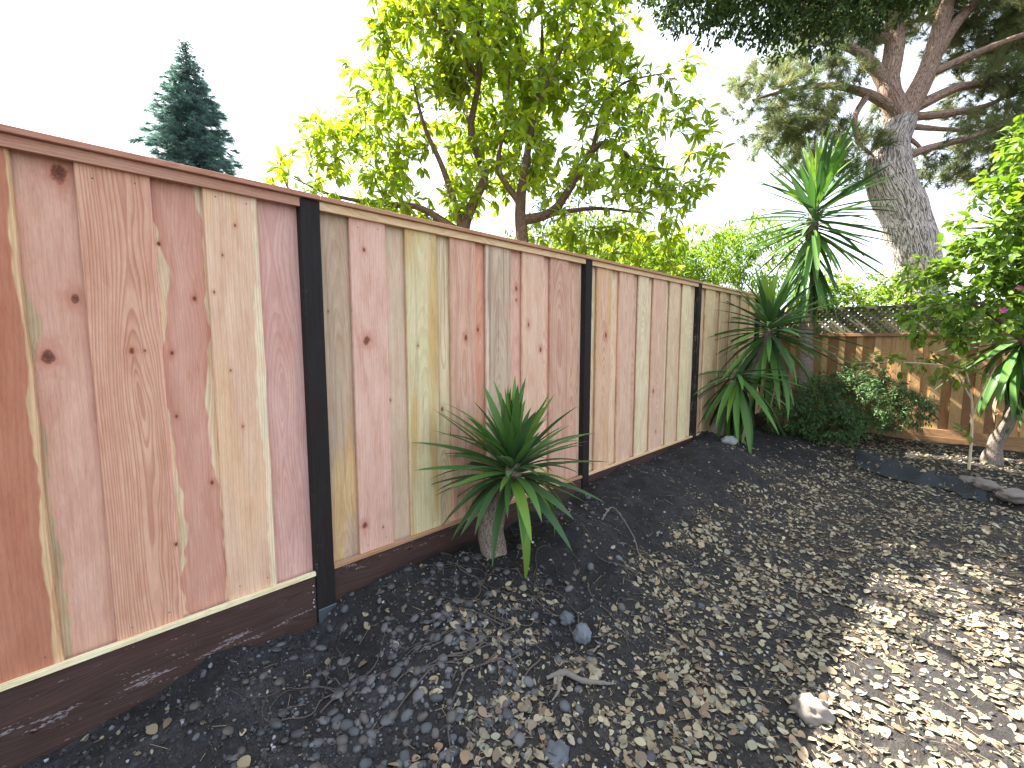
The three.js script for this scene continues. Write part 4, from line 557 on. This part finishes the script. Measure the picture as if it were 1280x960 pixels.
{ // fallen leaves and straw
  const R = rng(231), geos = [leafGeo(1, 0.72, 0.2, 0.12, 6, 0.5, 0.25), leafGeo(1, 0.62, -0.25, -0.2, 6, 0.5, 0.25), leafGeo(1, 0.84, 0.45, 0.2, 6, 0.55, 0.3), leafGeo(1, 0.55, 0.6, 0.4, 6, 0.5, 0.2)];
  const cols = [[0.29, 0.235, 0.145], [0.25, 0.21, 0.14], [0.35, 0.3, 0.2], [0.17, 0.13, 0.085], [0.27, 0.245, 0.17], [0.22, 0.21, 0.15], [0.25, 0.18, 0.11]], mats = cols.map((c) => leafMat(rgb(...c), 0.15, 0.12, 0.5)), list = [];
  for (let tr = 0; list.length < 12500 && tr < 400000; tr++) {
    const x = 0.05 + R() * 4.4, z = -9.3 + R() * 9.6; if (!inView(x, z)) continue; const dd = Math.hypot(x - 2.43, z);
    const patch = 0.5 * Math.exp(-(((x - 0.75) / 0.22) ** 2 + ((z + 1.6) / 0.3) ** 2)) + 0.35 * Math.exp(-(((x - 0.55) / 0.2) ** 2 + ((z + 6) / 0.5) ** 2));
    if (R() > clamp(litter(x, z) + patch, 0.025, 1) || R() > clamp(12 / (dd * dd), 0.5, 1)) continue; list.push([x, z, 0.014 + 0.042 * Math.pow(R(), 1.4)]);
  }
  const dist = (l) => Math.hypot(l[0] - 2.43, 1.6, l[1]); list.sort((a, b) => b[2] / dist(b) - a[2] / dist(a));
  const bm = geos.map(() => []), bc = geos.map(() => []);
  list.forEach(([x, z, s], i) => {
    const k = (i * 5 + Math.floor(R() * 3)) % 4, p = seat(x, z, 0.005 + 0.014 * R() * litter(x, z)), q = slopeQ(x, z).multiply(YX(R() * 6.28, (R() - 0.4) * 0.6, (R() - 0.5) * 0.8));
    if (i < 300) { const c = Math.floor(R() * 7), m = single('fallen_leaf', geos[k], mats[c], `dry ${['tan', 'dull beige', 'pale cream', 'dark brown', 'khaki', 'greyish olive', 'russet'][c]} oval leaf fallen on the ground`, 'leaf', 'fallen leaves on the ground'); m.position.copy(p); m.quaternion.copy(q); m.scale.setScalar(s); }
    else { bm[k].push(new THREE.Matrix4().compose(p, q, V3(s, s, s))); const c = cols[Math.floor(R() * 7)], v = 0.75 + 0.5 * R(); bc[k].push(rgb(c[0] * v, c[1] * v, c[2] * v)); }
  });
  for (let i = 0, tr = 0; i < 9000 && tr < 200000; tr++) { const x = 0.05 + R() * 4.2, z = -7 + R() * 7.2; if (!inView(x, z) || R() > 0.06 + litter(x, z)) continue; const s = 0.006 + 0.016 * R(), k = i % 4, c = cols[Math.floor(R() * 7)], v = 0.5 + 0.6 * R(); bm[k].push(new THREE.Matrix4().compose(seat(x, z, 0.004), slopeQ(x, z).multiply(YX(R() * 6.28, (R() - 0.5) * 1.2, (R() - 0.5) * 1.4)), V3(s * (0.5 + R()), s, s))); bc[k].push(rgb(c[0] * v, c[1] * v, c[2] * v)); i++; }
  const white = leafMat(0xffffff, 0.15, 0.12, 0.5);
  geos.forEach((g, k) => { const im = instanced(numbered('leaf_litter'), g, white, bm[k], bc[k]); im.userData.label = 'thick carpet of dry tan leaves over the yard'; im.userData.category = 'leaf litter'; });
  const st = new THREE.CylinderGeometry(0.0011, 0.0008, 1, 4); st.rotateX(Math.PI / 2); const sm = [], sc = [];
  for (let i = 0, tr = 0; i < 2600 && tr < 100000; tr++) { const x = 0.1 + R() * 4.4, z = -6 + R() * 6.2; if (!inView(x, z) || R() > litter(x, z) * 0.9 + 0.1) continue; const l = 0.02 + 0.06 * R(), v = 0.6 + 0.6 * R(); sm.push(new THREE.Matrix4().compose(seat(x, z, 0.006 + 0.006 * R()), slopeQ(x, z).multiply(YX(R() * 6.28, (R() - 0.5) * 0.25)), V3(0.9, 0.9, l))); sc.push(rgb(0.34 * v, 0.25 * v, 0.15 * v)); i++; }
  const im = instanced('dry_straw', st, std({ color: 0xffffff, roughness: 0.9 }), sm, sc); im.userData.label = 'fine dry needles and straw among the fallen leaves'; im.userData.category = 'straw';
}
{ // roots, sticks, stones
  const R = rng(251), rm = std({ color: rgb(0.08, 0.062, 0.05), roughness: 0.9 });
  const run = (x, z, a, len, r, wob) => { const pts = []; let px = x, pz = z; const n = 9; for (let i = 0; i <= n; i++) { pts.push(seat(px, pz, r * 0.6 + 0.012 * Math.max(0, Math.sin(i * 1.7 + x * 9)))); a += (R() - 0.5) * wob; px += Math.cos(a) * len / n; pz += Math.sin(a) * len / n; } return tube(pts, [r, r * 0.8, r * 0.3], 6, 22, 0.15, 30); };
  for (let i = 0; i < 46; i++) { const c = i < 30 ? [0.72 + 0.35 * (R() - 0.5), -1.75 + 0.5 * (R() - 0.5)] : i < 38 ? [0.45 + 0.2 * R(), -0.95 + 0.3 * R()] : [0.8 + 0.4 * R(), -2.6 + 0.8 * R()]; single('dead_root', run(c[0], c[1], R() * 6.28, 0.2 + 0.4 * R(), 0.0018 + 0.0024 * R(), 1.4), rm, 'thin brown dead root trailing over the dug soil', 'root', 'dead roots on the dug soil'); }
  for (let i = 0; i < 9; i++) single('dead_root', run(0.85 + 0.3 * R(), -1.62 + 0.25 * R(), 1.0 + 0.8 * R(), 0.5 + 0.35 * R(), 0.0035 + 0.0025 * R(), 0.7), rm, 'thin brown dead root trailing over the dug soil', 'root', 'dead roots on the dug soil');
  const stick = single('broken_stick', mergeGeometries([tube([seat(1.17, -1.5, 0.012), seat(1.22, -1.57, 0.018), seat(1.3, -1.6, 0.026), seat(1.36, -1.69, 0.024), seat(1.39, -1.72, 0.016)], [0.008, 0.015, 0.012, 0.009, 0.003], 9, 26, 0.35, 45), tube([seat(1.2, -1.55, 0.015), seat(1.25, -1.49, 0.02), seat(1.27, -1.42, 0.01)], [0.011, 0.008, 0.003], 8, 14, 0.35, 45)]), std({ color: rgb(0.15, 0.13, 0.11), roughness: 0.95 }), 'short pale forked stick on bare soil among the roots', 'stick');
  single('thin_twig', tube([seat(0.62, -2.78, 0.02), seat(0.58, -3.0, 0.1), seat(0.78, -2.95, 0.05), seat(0.95, -2.75, 0.015)], [0.006, 0.005, 0.004], 6, 18, 0.2, 30), std({ color: rgb(0.14, 0.12, 0.1), roughness: 0.9 }), 'thin bent twig arching over dark soil behind the small yucca', 'twig');
  const rock = (x, z, sx, sy, sz, c, label, seed, yaw = 0, sink = 0.3) => { const m = single('rock', stoneGeo(seed, sx, sy, sz, 4, 0.28), std({ color: rgb(...c), roughness: 0.85 }), label, 'rock'); m.position.copy(seat(x, z, sy * sink)); m.rotation.y = yaw; return m; };
  rock(2.08, -2.26, 0.075, 0.06, 0.06, [0.2, 0.175, 0.145], 'tan rock at the edge of the sunlit ground with a lit top', 71, 0.4);
  rock(1.1, -1.88, 0.045, 0.05, 0.06, [0.12, 0.135, 0.15], 'blue grey lump of rock among leaves and roots', 72, 0.8);
  rock(0.98, -1.9, 0.04, 0.035, 0.04, [0.09, 0.1, 0.11], 'dark grey stone beside the blue grey rock', 73, 1.8);
  rock(1.41, -1.27, 0.05, 0.03, 0.065, [0.09, 0.095, 0.105], 'flat dark grey slab of stone near the forked stick', 74, 0.6);
  rock(0.42, -6.02, 0.1, 0.055, 0.07, [0.3, 0.31, 0.31], 'pale grey stone at the foot of the drooping yucca', 75, 0.3);
  for (const [x, z, s, sd] of [[2.75, -6.95, 0.11, 81], [2.95, -6.75, 0.13, 82], [3.12, -6.6, 0.1, 83], [2.62, -7.12, 0.09, 84], [3.3, -6.5, 0.14, 85]]) { const m = single('edging_rock', stoneGeo(sd, s, s * 0.55, s * 0.75, 3, 0.3), std({ color: rgb(0.16, 0.135, 0.115), roughness: 0.9 }), 'rough brown rock edging the raised bed under the flowering shrub', 'rock', 'rocks edging the raised bed'); m.position.copy(seat(x, z, s * 0.2)); m.rotation.y = sd; }
  // black weed fabric over the dug edge of the bed
  const pos = [], idx = [], nu = 46, nv = 12;
  for (let i = 0; i <= nu; i++) for (let j = 0; j <= nv; j++) { const u = i / nu, v = j / nv, x = 1.55 + u * 1.2, z = pw(EDGE, x) + lerp(-0.3, 0.28, v) * (0.75 + 0.3 * Math.sin(u * 7)) + 0.03 * N2(u * 5, v * 3); pos.push(x + 0.02 * N2(v * 4, u * 5), ground(x, z) + 0.012 + 0.016 * Math.max(0, N2(u * 6, v * 3)), z); }
  for (let i = 0; i < nu; i++) for (let j = 0; j < nv; j++) { const a = i * (nv + 1) + j; idx.push(a, a + 1, a + nv + 1, a + 1, a + nv + 2, a + nv + 1); }
  const g = new THREE.BufferGeometry(); g.setAttribute('position', new THREE.Float32BufferAttribute(pos, 3)); g.setIndex(idx); g.computeVertexNormals();
  single('weed_fabric', g, std({ color: rgb(0.02, 0.024, 0.028), roughness: 0.8, side: THREE.DoubleSide }), 'black weed fabric draped over the edge of the raised bed', 'fabric');
}
renderer.render(scene, camera);
